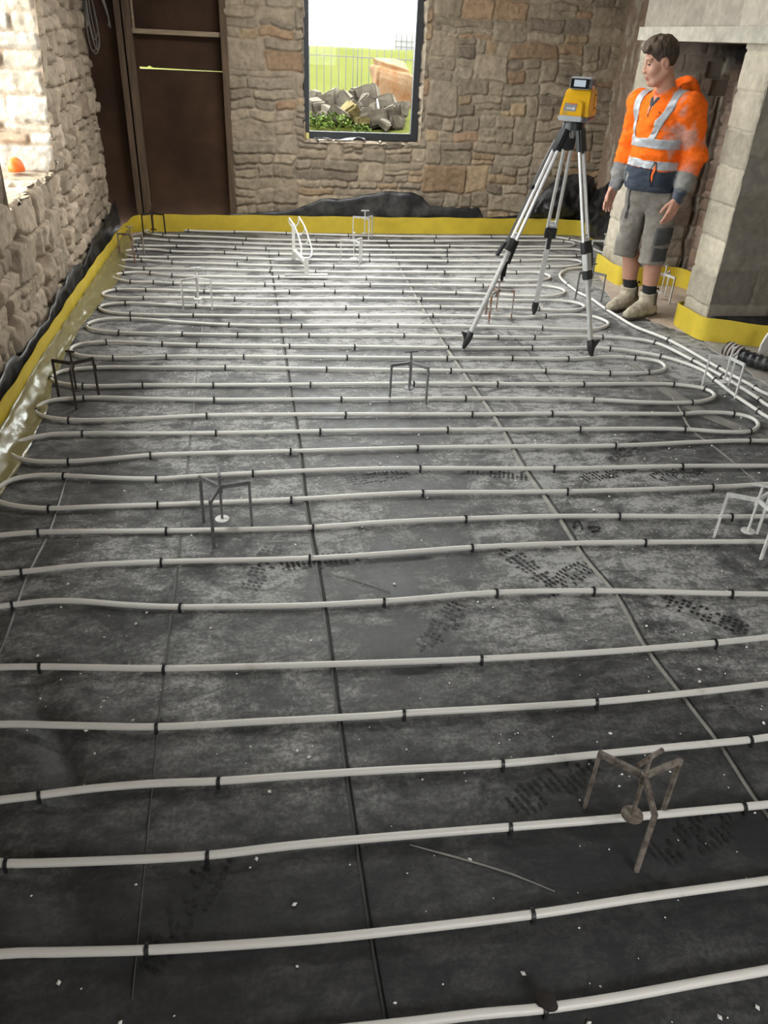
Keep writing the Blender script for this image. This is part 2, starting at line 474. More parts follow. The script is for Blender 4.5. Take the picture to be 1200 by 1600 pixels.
# traced floor layout, metres (x across the room, y away from the camera)
ROWS={
'1a':[(-0.864,7.65),(-0.792,7.739),(-0.679,7.766),(-0.475,7.695),(-0.211,7.659),(0.14,7.653),(0.994,7.556),(1.833,7.522),(2.384,7.54),(3.058,7.543),(3.157,7.454),(3.24,7.331),(3.243,7.01)],
'1b':[(-0.864,7.65),(-0.817,7.564),(-0.69,7.49),(-0.547,7.469),(-0.208,7.429),(0.132,7.363),(0.672,7.328),(1.321,7.32),(1.772,7.333),(2.484,7.38),(3.059,7.369),(3.129,7.331),(3.125,7.238)],
'2a':[(-0.979,7.224),(-0.929,7.343),(-0.865,7.357),(-0.782,7.342),(-0.62,7.29),(-0.206,7.238),(0.127,7.188),(0.832,7.141),(1.307,7.133),(1.874,7.146),(2.469,7.132),(2.985,7.157),(3.07,7.179),(3.125,7.238)],
'2b':[(-0.979,7.224),(-0.929,7.137),(-0.862,7.099),(-0.548,7.085),(-0.203,7.055),(0.122,7.006),(0.977,6.974),(1.808,6.97),(2.429,7.007),(2.811,7.044),(3.047,7.039),(3.111,6.995),(3.126,6.909)],
'3a':[(-0.97,6.83),(-0.959,6.885),(-0.873,6.947),(-0.729,6.95),(-0.586,6.892),(-0.201,6.865),(0.118,6.825),(1.079,6.784),(1.764,6.787),(2.466,6.804),(2.777,6.784),(2.995,6.797),(3.126,6.909)],
'3b':[(-0.97,6.83),(-0.899,6.727),(-0.829,6.699),(-0.594,6.695),(-0.198,6.679),(0.113,6.64),(1.052,6.607),(1.723,6.591),(2.373,6.608),(2.669,6.652),(2.863,6.647),(2.917,6.602),(2.914,6.542)],
'4a':[(-0.981,6.506),(-0.932,6.587),(-0.794,6.595),(-0.664,6.557),(-0.551,6.523),(-0.196,6.487),(0.107,6.445),(0.727,6.405),(1.502,6.398),(2.235,6.391),(2.579,6.403),(2.722,6.416),(2.853,6.469),(2.914,6.542)],
'4b':[(-0.981,6.506),(-0.935,6.402),(-0.839,6.342),(-0.751,6.331),(-0.193,6.303),(0.102,6.265),(0.566,6.236),(1.606,6.217),(2.212,6.216),(2.396,6.22),(2.456,6.156),(2.459,6.077)],
'5a':[(-0.967,6.118),(-0.944,6.157),(-0.893,6.194),(-0.765,6.229),(-0.692,6.199),(-0.527,6.131),(-0.19,6.101),(0.098,6.087),(0.942,6.046),(1.804,5.995),(2.19,5.964),(2.367,5.997),(2.459,6.077)],
'5b':[(-0.967,6.118),(-0.931,6.047),(-0.812,5.957),(-0.648,5.942),(-0.506,5.914),(-0.188,5.893),(0.092,5.874),(0.943,5.857),(1.818,5.821),(2.142,5.818),(2.337,5.807),(2.418,5.743),(2.422,5.655)],
'6a':[(-0.968,5.631),(-0.954,5.697),(-0.891,5.752),(-0.685,5.749),(-0.279,5.699),(0.087,5.684),(0.656,5.681),(1.159,5.665),(1.557,5.634),(1.856,5.587),(2.066,5.542),(2.306,5.551),(2.422,5.655)],
'6b':[(-0.968,5.631),(-0.894,5.564),(-0.685,5.549),(-0.331,5.539),(-0.065,5.508),(0.082,5.502),(0.839,5.503),(1.262,5.484),(2.016,5.437),(2.294,5.423),(2.412,5.356),(2.43,5.277)],
'7a':[(-0.948,5.335),(-0.929,5.38),(-0.876,5.415),(-0.791,5.427),(-0.324,5.349),(0.076,5.305),(0.687,5.29),(1.357,5.288),(1.876,5.257),(2.066,5.225),(2.172,5.192),(2.329,5.194),(2.43,5.277)],
'7b':[(-0.948,5.335),(-0.889,5.245),(-0.733,5.186),(-0.333,5.148),(0.071,5.122),(0.751,5.105),(1.26,5.094),(1.699,5.059),(1.9,5.042),(2.056,5.063),(2.311,5.077),(2.413,5.023),(2.448,4.895)],
'8a':[(-0.975,4.965),(-0.915,5.066),(-0.723,5.093),(-0.404,5.009),(-0.103,4.945),(0.066,4.926),(0.354,4.911),(0.979,4.892),(1.815,4.825),(1.943,4.807),(2.162,4.77),(2.331,4.784),(2.448,4.895)],
'8b':[(-0.975,4.965),(-0.919,4.876),(-0.762,4.821),(-0.384,4.776),(0.061,4.738),(0.984,4.695),(1.587,4.64),(1.827,4.626),(2.285,4.611),(2.464,4.572),(2.594,4.49),(2.686,4.163),(2.73,3.899),(2.754,3.556),(2.752,3.475)],
'S':[(3.243,7.01),(3.275,6.863),(3.208,6.65),(2.99,6.405),(2.826,6.372),(2.711,6.328),(2.597,6.206),(2.548,6.097),(2.524,5.924),(2.525,5.641),(2.558,5.467),(2.564,5.29),(2.58,5.033),(2.607,4.811),(2.711,4.537),(2.783,4.035),(2.82,3.791),(2.846,3.621)],
'9a':[(-0.998,4.535),(-0.957,4.614),(-0.815,4.649),(-0.49,4.602),(-0.289,4.575),(0.253,4.532),(0.644,4.503),(1.215,4.459),(1.744,4.432),(2.134,4.417),(2.244,4.395),(2.514,4.25),(2.657,4.011),(2.653,3.85),(2.645,3.626),(2.654,3.41),(2.659,3.329)],
'9b':[(-0.998,4.535),(-0.944,4.438),(-0.743,4.379),(-0.453,4.385),(-0.019,4.363),(0.574,4.321),(1.164,4.28),(1.561,4.26),(1.905,4.235),(2.173,4.258),(2.334,4.227),(2.456,4.159),(2.452,4.064)],
'10a':[(-1.021,4.087),(-0.987,4.189),(-0.816,4.235),(-0.476,4.216),(-0.123,4.195),(0.436,4.144),(1.139,4.08),(1.694,4.044),(2.063,3.987),(2.304,3.986),(2.401,4.015),(2.452,4.064)],
'10b':[(-1.021,4.087),(-0.98,4.032),(-0.843,3.975),(-0.545,3.968),(-0.184,3.948),(0.327,3.924),(0.887,3.9),(1.352,3.867),(1.841,3.835),(2.145,3.823),(2.368,3.8),(2.523,3.725),(2.531,3.642)],
'11a':[(-1.021,3.688),(-0.98,3.783),(-0.816,3.817),(-0.497,3.786),(-0.176,3.753),(0.468,3.718),(1.122,3.683),(1.812,3.619),(2.085,3.567),(2.343,3.549),(2.468,3.584),(2.531,3.642)],
'11b':[(-1.021,3.688),(-0.973,3.615),(-0.844,3.559),(-0.598,3.547),(-0.208,3.56),(0.467,3.526),(1.105,3.483),(1.521,3.463),(1.961,3.427),(2.22,3.408),(2.345,3.417),(2.497,3.389),(2.566,3.328),(2.551,3.248)],
'12a':[(-1.046,3.259),(-1.012,3.344),(-0.919,3.397),(-0.759,3.403),(-0.498,3.383),(-0.161,3.363),(0.323,3.344),(0.936,3.314),(1.597,3.271),(1.881,3.256),(2.133,3.23),(2.33,3.185),(2.462,3.182),(2.551,3.248)],
'12b':[(-1.046,3.259),(-1.0,3.188),(-0.915,3.143),(-0.775,3.128),(-0.619,3.139),(-0.439,3.159),(0.171,3.148),(0.596,3.14),(0.751,3.137),(1.198,3.11),(1.698,3.08),(2.161,3.087),(2.397,3.082),(2.494,3.071),(2.622,3.054)],
'13a':[(-1.022,2.867),(-1.004,2.932),(-0.968,2.987),(-0.887,3.013),(-0.772,3.002),(-0.551,2.961),(-0.398,2.942),(-0.253,2.948),(-0.001,2.957),(0.564,2.948),(1.32,2.885),(1.921,2.854),(2.334,2.822),(2.491,2.811)],
'13b':[(-1.022,2.867),(-0.976,2.808),(-0.896,2.767),(-0.782,2.741),(-0.609,2.737),(-0.375,2.729),(0.146,2.722),(0.527,2.728),(0.689,2.726),(1.305,2.68),(1.96,2.659),(2.233,2.662),(2.42,2.66)],
'14':[(-0.919,2.563),(-0.788,2.571),(-0.329,2.536),(0.0,2.514),(0.215,2.506),(0.491,2.514),(0.816,2.51),(1.137,2.495),(1.444,2.468),(1.909,2.418),(2.068,2.405),(2.206,2.394)],
'15':[(-0.862,2.319),(-0.793,2.321),(-0.606,2.338),(-0.333,2.333),(0.185,2.302),(0.456,2.302),(0.788,2.309),(1.131,2.3),(1.463,2.275),(1.956,2.229),(2.085,2.215)],
'16':[(-0.819,2.134),(-0.783,2.139),(-0.676,2.147),(-0.575,2.135),(-0.421,2.098),(-0.254,2.069),(-0.115,2.055),(0.143,2.033),(0.409,2.025),(0.8,2.031),(1.142,2.003),(1.624,1.934),(1.756,1.916),(1.893,1.897)],
'17':[(-0.751,1.844),(-0.639,1.833),(-0.285,1.783),(-0.02,1.76),(0.36,1.731),(0.658,1.712),(1.064,1.697),(1.425,1.696),(1.619,1.701),(1.782,1.703)],
'18':[(-0.698,1.616),(-0.532,1.592),(-0.289,1.556),(-0.026,1.541),(0.325,1.522),(0.381,1.521),(0.691,1.505),(0.939,1.495),(1.279,1.496),(1.49,1.501),(1.665,1.504)],
'19':[(-0.64,1.365),(-0.55,1.367),(-0.42,1.371),(-0.267,1.366),(-0.123,1.354),(0.049,1.347),(0.293,1.334),(0.604,1.315),(0.861,1.312),(1.044,1.31),(1.308,1.306),(1.367,1.308),(1.546,1.308)],
'20':[(-0.6,1.192),(-0.584,1.188),(-0.391,1.167),(-0.145,1.148),(0.037,1.147),(0.261,1.14),(0.566,1.127),(0.846,1.115),(1.167,1.105),(1.236,1.103),(1.418,1.104)],
'21':[(-0.55,0.98),(-0.426,0.966),(-0.261,0.947),(-0.107,0.934),(0.089,0.921),(0.223,0.916),(0.548,0.909),(0.8,0.912),(1.114,0.911),(1.294,0.911)],
'22':[(-0.048,0.748),(0.096,0.742),(0.243,0.735),(0.381,0.73),(0.508,0.722),(0.641,0.72),(0.851,0.724),(0.995,0.726),(1.176,0.73)],
}
CLIPS={
'1a':[(-0.69,7.763),(-0.479,7.696),(-0.054,7.656),(0.423,7.621),(0.994,7.556),(1.833,7.522),(2.384,7.54),(3.157,7.454)],
'1b':[(-0.688,7.49),(-0.547,7.469),(0.047,7.379),(0.672,7.328),(1.321,7.32),(1.772,7.333),(2.484,7.38),(3.059,7.369)],
'2a':[(-0.865,7.357),(-0.62,7.29),(0.011,7.205),(0.832,7.141),(1.307,7.133),(1.874,7.146),(2.494,7.133)],
'2b':[(-0.862,7.099),(-0.548,7.085),(-0.051,7.032),(0.21,7.003),(0.977,6.974),(1.808,6.97)],
'3a':[(-0.878,6.943),(-0.589,6.893),(-0.137,6.857),(0.31,6.817),(1.079,6.784),(1.764,6.787),(2.951,6.794)],
'3b':[(-0.829,6.699),(-0.597,6.695),(0.045,6.648),(1.052,6.607),(1.723,6.591),(2.373,6.608)],
'4a':[(-0.794,6.595),(-0.551,6.523),(-0.044,6.466),(0.727,6.405),(1.502,6.398),(2.567,6.403)],
'4b':[(-0.751,6.331),(0.216,6.258),(0.566,6.236),(1.606,6.217),(2.212,6.216)],
'5a':[(-0.893,6.194),(-0.692,6.199),(-0.527,6.131),(0.262,6.079),(0.942,6.046),(1.804,5.995)],
'5b':[(-0.812,5.957),(-0.648,5.942),(-0.505,5.913),(0.162,5.872),(0.604,5.863),(0.943,5.857),(1.818,5.821)],
'6a':[(-0.891,5.752),(-0.685,5.749),(-0.279,5.699),(0.334,5.683),(0.656,5.681),(1.159,5.665),(1.557,5.634),(1.856,5.587)],
'6b':[(-0.685,5.549),(-0.331,5.539),(-0.068,5.508),(0.839,5.503),(1.262,5.484)],
'7a':[(-0.945,5.342),(-0.791,5.427),(-0.324,5.349),(0.687,5.29),(1.354,5.288),(2.066,5.225)],
'7b':[(-0.733,5.186),(-0.333,5.148),(0.302,5.116),(0.751,5.105),(1.26,5.094),(2.061,5.063)],
'8a':[(-0.723,5.093),(-0.103,4.945),(0.354,4.911),(0.979,4.892),(1.943,4.807)],
'8b':[(-0.968,4.954),(-0.762,4.821),(-0.384,4.776),(-0.048,4.747),(0.388,4.723),(0.984,4.695),(1.587,4.64),(1.827,4.626),(2.285,4.611),(2.594,4.49),(2.686,4.163),(2.73,3.899),(2.754,3.556)],
'S':[(2.524,5.841),(2.525,5.641),(2.711,4.537),(2.783,4.035),(2.83,3.723)],
'9a':[(-0.815,4.649),(-0.49,4.602),(-0.289,4.575),(0.253,4.532),(0.644,4.503),(1.215,4.459),(1.744,4.432),(2.244,4.395),(2.514,4.25),(2.653,3.85),(2.654,3.41)],
'9b':[(-0.743,4.379),(-0.453,4.385),(-0.019,4.363),(0.574,4.321),(1.164,4.28),(1.561,4.26),(1.903,4.235),(2.334,4.227)],
'10a':[(-0.816,4.235),(-0.123,4.195),(0.436,4.144),(1.139,4.08),(1.694,4.044),(2.063,3.987),(2.302,3.986)],
'10b':[(-1.016,4.082),(-0.843,3.975),(-0.545,3.968),(-0.184,3.948),(0.327,3.924),(0.887,3.9),(1.352,3.867),(1.841,3.835),(2.368,3.8),(2.523,3.725)],
'11a':[(-0.816,3.817),(-0.178,3.753),(0.468,3.718),(1.122,3.683),(1.812,3.619),(2.343,3.549)],
'11b':[(-1.012,3.675),(-0.844,3.559),(-0.208,3.56),(0.467,3.526),(1.103,3.483),(1.521,3.463),(2.22,3.408),(2.497,3.389)],
'12a':[(-0.759,3.403),(-0.162,3.363),(0.32,3.344),(0.936,3.314),(1.597,3.271),(2.133,3.23),(2.462,3.182)],
'12b':[(-0.775,3.128),(-0.439,3.159),(0.168,3.148),(0.751,3.137),(1.698,3.08),(2.4,3.082)],
'13a':[(-0.772,3.002),(-0.398,2.942),(-0.001,2.957),(0.713,2.935),(1.32,2.885),(1.921,2.854)],
'13b':[(-0.782,2.741),(-0.377,2.729),(0.146,2.722),(0.689,2.726),(1.305,2.68),(1.96,2.659)],
'14':[(-0.788,2.571),(-0.329,2.536),(0.215,2.506),(0.816,2.51),(1.444,2.468),(1.909,2.418)],
'15':[(-0.793,2.321),(-0.333,2.333),(0.185,2.302),(0.788,2.309),(1.463,2.275)],
'16':[(-0.783,2.139),(-0.254,2.069),(0.414,2.025),(0.804,2.031),(1.142,2.003),(1.624,1.934)],
'17':[(-0.64,1.833),(-0.285,1.783),(0.658,1.712),(1.425,1.696)],
'18':[(-0.289,1.556),(0.381,1.521),(0.941,1.495)],
'19':[(-0.55,1.367),(-0.123,1.354),(0.604,1.315),(1.308,1.306)],
'20':[(-0.584,1.188),(-0.145,1.148),(0.566,1.127),(1.167,1.105)],
'21':[(-0.261,0.947),(0.548,0.909)],
'22':[(0.511,0.722)],
}
SEAMS={
'a':[(-0.283,0.858),(-0.286,1.268),(-0.287,1.645),(-0.28,2.288),(-0.278,3.359),(-0.274,4.364),(-0.273,5.342),(-0.293,6.764)],
'b':[(0.199,0.724),(0.198,0.741),(0.194,0.918),(0.195,1.15),(0.197,1.358),(0.201,1.61),(0.207,1.936),(0.208,2.275),(0.202,2.677),(0.214,3.187),(0.215,3.776),(0.218,4.339),(0.218,5.05),(0.222,6.161),(0.225,7.117)],
'c':[(1.226,1.046),(1.219,1.132),(1.224,1.312),(1.214,1.471),(1.2,1.712),(1.22,1.976),(1.198,2.212),(1.204,2.531),(1.196,2.917),(1.219,3.388),(1.216,3.798),(1.214,4.454),(1.234,5.306),(1.292,6.787),(1.305,7.478)],
'd':[(-0.781,1.756),(-0.772,1.973),(-0.777,2.304),(-0.757,2.583),(-0.761,2.868),(-0.77,3.175)],
'e':[(1.698,4.806),(1.705,4.188),(1.68,3.899)],
'f':[(2.281,4.158),(2.299,3.711),(2.183,3.233),(2.199,3.053),(2.207,2.685)],
'g':[(0.319,1.121),(0.43,1.07),(0.536,1.016),(0.62,0.96)],
'h':[(0.232,2.674),(0.346,2.556),(0.482,2.459)],
'i':[(0.226,2.223),(0.342,2.164),(0.442,2.091)],
}
ROCKS= [(0.891, 9.867, 1.022, 0.13, 0.114), (1.054, 9.802, 1.004, 0.227, 0.146), (1.204, 9.736, 0.986, 0.209, 0.225), (1.401, 9.894, 1.049, 0.229, 0.163), (1.562, 9.946, 1.073, 0.148, 0.164), (1.452, 9.71, 0.984, 0.176, 0.16), (1.333, 9.618, 0.948, 0.143, 0.111), (0.872, 9.657, 0.948, 0.176, 0.112), (1.694, 9.71, 0.992, 0.241, 0.16), (1.812, 9.539, 0.936, 0.142, 0.158), (1.264, 9.46, 0.893, 0.211, 0.203), (1.411, 9.408, 0.879, 0.171, 0.155), (1.525, 9.584, 0.943, 0.095, 0.119), (1.529, 9.329, 0.857, 0.193, 0.17), (1.68, 9.421, 0.892, 0.179, 0.156), (1.103, 9.395, 0.866, 0.202, 0.171), (1.72, 9.25, 0.836, 0.168, 0.138), (1.341, 9.25, 0.826, 0.168, 0.092), (0.908, 9.395, 0.86, 0.171, 0.109), (1.004, 9.5, 0.898, 0.126, 0.11), (1.587, 9.185, 0.811, 0.137, 0.091)]
# ------------------------------------------------------------------ materials
M = {}
M['stone'] = material('weathered_stone', rough=.92, attr=True, var=.28, var_scale=22, bump=.55, bump_scale=70, lo=.3, hi=.7, spec=.2)
M['block'] = material('limewashed_block', rough=.95, attr=True, var=.2, var_scale=18, bump=.35, bump_scale=90, lo=.3, hi=.7, spec=.15)
M['timber'] = material('old_timber', (.11, .072, .042), .8, var=.35, var_scale=6, stretch=(9, 9, .8), bump=.3, bump_scale=30)
M['timber_pale'] = material('pale_timber', (.30, .23, .15), .75, var=.25, var_scale=6, stretch=(1, 9, 9), bump=.2, bump_scale=30)
M['board'] = material('dark_board', (.052, .027, .014), .75, var=.35, var_scale=3, bump=.15, bump_scale=25, spec=.2)
M['frame'] = material('anthracite_frame', (.022, .025, .027), .38, var=.1, var_scale=20)
M['glass'] = glass_material('window_glass')
M['plaster'] = material('old_render', (.27, .19, .135), .95, var=.4, var_scale=7, col2=(.42, .36, .28), lo=.55, hi=.78, bump=.6, bump_scale=22)
M['ceiling'] = material('ceiling_board', (.30, .27, .23), .9, var=.15)
M['yellow'] = material('yellow_foam', (.63, .47, .045), .42, var=.14, var_scale=5, bump=.15, bump_scale=12, spec=.4)
M['yellow_clear'] = film_material('clear_skirt', (.30, .26, .11), .58, .24)
M['black_sheet'] = material('black_polythene', (.014, .014, .015), .36, var=.5, var_scale=7, col2=(.10, .095, .085), lo=.45, hi=.8, bump=.5, bump_scale=9, rough2=.62)
M['pipe'] = material('white_pipe', (.65, .63, .58), .42, var=.12, var_scale=9, col2=(.38, .32, .24), lo=.62, hi=.82, rough2=.6)
M['clip'] = material('black_clip', (.012, .012, .013), .5)
M['steel'] = material('bare_steel', (.17, .17, .17), .55, .4, var=.25, var_scale=30)
M['steel_pale'] = material('dusty_steel', (.62, .61, .58), .6, .1, var=.2, var_scale=30)
M['steel_dark'] = material('shade_dark_steel', (.045, .035, .03), .55, .3, var=.3, var_scale=40)  # left wall's shade is painted into this dark steel tone
M['steel_rust'] = material('rusty_steel', (.32, .30, .28), .6, .3, col2=(.20, .08, .035), var_scale=22, lo=.45, hi=.6)
M['steel_mud'] = material('muddy_steel', (.23, .20, .165), .8, .1, col2=(.085, .06, .045), var_scale=30, lo=.42, hi=.62, bump=.5, bump_scale=120)

# the floor membrane: black polythene under a film of cement dust
def membrane():
    m = bpy.data.materials.new('dusty_membrane'); m.use_nodes = True; nt = m.node_tree; nt.nodes.clear()
    N = nt.nodes.new; L = nt.links.new
    out = N('ShaderNodeOutputMaterial'); b = N('ShaderNodeBsdfPrincipled'); L(b.outputs[0], out.inputs[0])
    tc = N('ShaderNodeTexCoord')
    def noise(sc, det, st=None, ro=.6, dist=0):
        n = N('ShaderNodeTexNoise'); n.inputs['Scale'].default_value = sc; n.inputs['Detail'].default_value = det; n.inputs['Roughness'].default_value = ro
        n.inputs['Distortion'].default_value = dist
        if st:
            mp = N('ShaderNodeMapping'); mp.inputs['Scale'].default_value = st; mp.inputs['Rotation'].default_value = (0, 0, .25); L(tc.outputs['Object'], mp.inputs[0]); L(mp.outputs[0], n.inputs['Vector'])
        else: L(tc.outputs['Object'], n.inputs['Vector'])
        return n.outputs['Fac']
    def rng(s, a, c, x=0, y=1):
        r = N('ShaderNodeMapRange'); r.inputs['From Min'].default_value = a; r.inputs['From Max'].default_value = c; r.inputs['To Min'].default_value = x; r.inputs['To Max'].default_value = y
        r.interpolation_type = 'SMOOTHSTEP'; L(s, r.inputs['Value']); return r.outputs[0]
    def math_(op, p, q):
        x = N('ShaderNodeMath'); x.operation = op
        for i, s in enumerate((p, q)):
            if isinstance(s, (int, float)): x.inputs[i].default_value = s
            else: L(s, x.inputs[i])
        return x.outputs[0]
    big = rng(noise(1.1, 4), .36, .66, .25, 1.0)
    streak = rng(noise(11, 9, (1, 1.9, 1), .72, .5), .34, .66, .2, 1.05)
    fine = rng(noise(75, 8, None, .75), .36, .64, .40, 1.2)
    scuff = rng(noise(3.4, 10, None, .76, .6), .40, .53, .30, 1.05)
    scr = rng(noise(24, 5, (1, 7, 1), .6, .8), .60, .68, 0, .30)
    scr2 = rng(noise(19, 5, (5, 1, 1), .6, .8), .61, .68, 0, .26)
    dust = math_('MULTIPLY', math_('MULTIPLY', big, streak), math_('MULTIPLY', fine, scuff))
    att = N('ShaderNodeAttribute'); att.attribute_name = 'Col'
    dust = math_('MULTIPLY', dust, att.outputs['Fac'])  # attribute scales the dust and carries the painted light falloff
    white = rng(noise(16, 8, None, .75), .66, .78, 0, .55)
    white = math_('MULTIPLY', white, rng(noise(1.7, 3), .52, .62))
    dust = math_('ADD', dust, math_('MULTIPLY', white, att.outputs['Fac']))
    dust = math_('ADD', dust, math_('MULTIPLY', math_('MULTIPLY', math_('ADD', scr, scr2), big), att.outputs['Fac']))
    mx = N('ShaderNodeMix'); mx.data_type = 'RGBA'; L(dust, mx.inputs['Factor'])
    mx.inputs['A'].default_value = (.024, .0245, .026, 1); mx.inputs['B'].default_value = (.335, .33, .315, 1)
    L(mx.outputs['Result'], b.inputs['Base Color'])
    L(rng(dust, 0, .45, .42, .8), b.inputs['Roughness']); b.inputs['Specular IOR Level'].default_value = .38
    bp = N('ShaderNodeBump'); bp.inputs['Strength'].default_value = .18; bp.inputs['Distance'].default_value = .006
    L(noise(13, 5, None, .55), bp.inputs['Height']); L(bp.outputs[0], b.inputs['Normal'])
    return m
M['membrane'] = membrane()

# ------------------------------------------------------------------ room shell
XL, YB, XR = -1.15, 7.80, 3.47
rng0 = random.Random(5)
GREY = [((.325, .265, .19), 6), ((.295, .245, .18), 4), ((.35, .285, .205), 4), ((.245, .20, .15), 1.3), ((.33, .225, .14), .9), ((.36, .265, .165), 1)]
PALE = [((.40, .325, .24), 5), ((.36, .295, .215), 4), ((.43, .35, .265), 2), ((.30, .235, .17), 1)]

# floor: relief grid with creases in the sheet near the left wall
gx = np.arange(-1.16, 4.41, .016); gy = np.arange(-1.5, 7.83, .016)
X, Y = np.meshgrid(gx, gy)
wz = np.clip((-.24 - X) / .3, 0, 1) * np.clip((2.25 - Y) / .5, 0, 1)
ph = (X * .72 + Y * .70) * 26 + 3.0 * noise2(X, Y, 2.6, 3) + 1.2 * noise2(X, Y, 6, 8)
Z = np.minimum(wz * .024 * (np.abs(np.sin(ph * .5)) - .75) + wz * .008 * noise2(X, Y, 6, 4), .005)
lw = np.clip((-.72 - X) / .3, 0, 1) * (Y > 2.2)
Z += lw * .004 * noise2(X * .4, Y, 9, 14)
rw_ = np.clip((X - 2.35) / .5, 0, 1) * np.clip((5.0 - Y) / .6, 0, 1) * np.clip((Y - 3.9) / .3, 0, 1)
Z += rw_ * .010 * noise2(X * .5 + Y, Y * 1.6, 8, 15)
Z += .0012 * noise2(X, Y, 3, 5)
Z = Z - .001
dust_light_map = np.ones_like(X) * 1.75  # dust cover, with the room's light and shade painted in
dust_light_map += .30 * np.clip((X - 1.1) / 1.2, 0, 1) * np.clip((Y - 1.2) / 1.6, 0, 1)
dust_light_map += 1.1 * np.clip((Y - 3.8) / 1.6, 0, 1)  # bright far floor painted in as denser dust
dust_light_map *= 1 - .90 * np.clip((1.80 - Y) / .75, 0, 1)  # light falloff toward the camera painted in as thinner dust
dust_light_map *= 1 - .35 * np.clip((-.35 - X) / .5, 0, 1)  # shade along the left wall painted in as thinner dust
k = np.arange(X.size).reshape(X.shape)
q = np.stack([k[:-1, :-1], k[:-1, 1:], k[1:, 1:], k[1:, :-1]], -1).reshape(-1, 4)
floor = struct(fast_mesh('floor', np.stack([X, Y, Z], -1).reshape(-1, 3), q, M['membrane'], None, True, np.repeat(dust_light_map.reshape(-1, 1), 3, 1)),
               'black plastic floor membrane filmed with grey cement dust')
def tape_seam(pts, hw, th, mat, z=0.0):
    mb = MB(); P = catmull([(x, y, z) for x, y in pts], .04); n = len(P)
    mb.ribbon([(p[0], p[1], p[2]) for p in P], [hw * min(1, .25 + 3 * min(i, n - 1 - i) / n) for i in range(n)], th=th)
    return mb.build('seam', mat, floor, smooth=True)
M['seam'] = material('seam_edge', (.12, .118, .112), .5, var=.3, var_scale=14)
M['seam_gap'] = material('seam_gap', (.008, .008, .008), .6)
M['seam_dust'] = material('dusty_tape', (.22, .21, .185), .75, var=.3, var_scale=10)
tape_seam(SEAMS['a'], .0045, .003, M['seam'], .001)
tape_seam(SEAMS['d'], .006, .004, M['seam'], .001)
tape_seam(SEAMS['b'], .006, .006, M['seam'], .001)
tape_seam([(x + .0075, y) for x, y in SEAMS['b']], .0042, .0025, M['seam_gap'], .0016)
tape_seam(SEAMS['c'], .012, .009, M['seam_dust'], .001)
tape_seam([(x + .014, y + .002) for x, y in SEAMS['c']], .004, .0015, M['seam_gap'], .0016)
tape_seam(SEAMS['e'], .004, .002, M['seam_gap'], .0016)
tape_seam(SEAMS['f'], .008, .003, M['seam_dust'], .0016)
tape_seam([(SEAMS['f'][0][0] + .0, 4.2), (2.35, 3.45), (2.6, 3.0)], .045, .0012, M['seam_dust'], .0016)
for kk in 'ghi': tape_seam(SEAMS[kk], .0028, .003, M['seam_dust'], .0012)

# hearth slab and bare concrete by the chimney breast
def poly_slab(name, pts, z, mat, seed):
    bm = bmesh.new()
    vs = [bm.verts.new((x, y, z)) for x, y in pts]
    f = bm.faces.new(vs); bmesh.ops.recalc_face_normals(bm, faces=[f])
    if f.normal.z < 0: f.normal_flip()
    r = bmesh.ops.extrude_face_region(bm, geom=[f])
    bmesh.ops.translate(bm, verts=[e for e in r['geom'] if isinstance(e, bmesh.types.BMVert)], vec=(0, 0, -.03))
    bmesh.ops.recalc_face_normals(bm, faces=bm.faces)
    me = bpy.data.meshes.new(name); bm.to_mesh(me); bm.free(); me.materials.append(mat)
    o = bpy.data.objects.new(name, me); COL.objects.link(o); return o
def ragged(pts, seed, amp=.025, n=6):
    r = random.Random(seed); out = []
    for i, (a, b) in enumerate(zip(pts, pts[1:] + pts[:1])):
        for t in np.linspace(0, 1, n, endpoint=False):
            out.append((a[0] + (b[0] - a[0]) * t + (r.uniform(-amp, amp) if t else 0), a[1] + (b[1] - a[1]) * t + (r.uniform(-amp, amp) if t else 0)))
    return out
M['hearth'] = material('dusty_concrete', (.42, .33, .26), .95, var=.25, var_scale=6, col2=(.55, .47, .39), lo=.5, hi=.75, bump=.4, bump_scale=30)
M['screed'] = material('grey_concrete', (.30, .275, .24), .95, var=.3, var_scale=8, col2=(.46, .43, .38), lo=.55, hi=.7, bump=.6, bump_scale=40)
hearth = struct(poly_slab('floor_hearth', ragged([(2.95, 6.25), (2.74, 5.5), (2.76, 5.1), (2.86, 4.80), (2.98, 4.62), (3.5, 4.8), (3.5, 5.9), (2.98, 5.9)], 3, .02), .007, M['hearth'], 1), 'brown dusty concrete hearth at the fireplace opening')
struct(poly_slab('floor_concrete', ragged([(2.94, 4.42), (2.96, 4.02), (2.93, 3.72), (2.98, 3.0), (4.4, 2.6), (4.4, 4.6), (3.0, 4.6)], 4, .02), .006, M['screed'], 2), 'bare grey concrete strip beside the black duct')

# back wall with the window opening
WX0, WX1, WZ0, WZ1 = .605, 1.68, .785, 2.45
def bw_hole(u, v):
    x = -.05 + u; z = v
    e = .010 * noise2(u, v, 17, 61) + .006 * noise2(u, v, 50, 62)
    return (x > WX0 + e) & (x < WX1 + e) & (z > WZ0 + e) & (z < WZ1)
W, H = XR + .05 + .05, 2.62
rc = split_rects(W, H, random.Random(11), .12, .46, .055, .25, .55)
struct(relief_wall('wall_back', (-.05, YB, 0), (1, 0, 0), (0, 0, 1), (0, -1, 0), W, H, .0085, rc, 21, (.008, .028), .012, .006, .026, 5.5, GREY, (.31, .255, .185), .007, bw_hole, M['stone'], tilt=.16, corner=.022),
       'grey brown rubble stone wall around the back window')
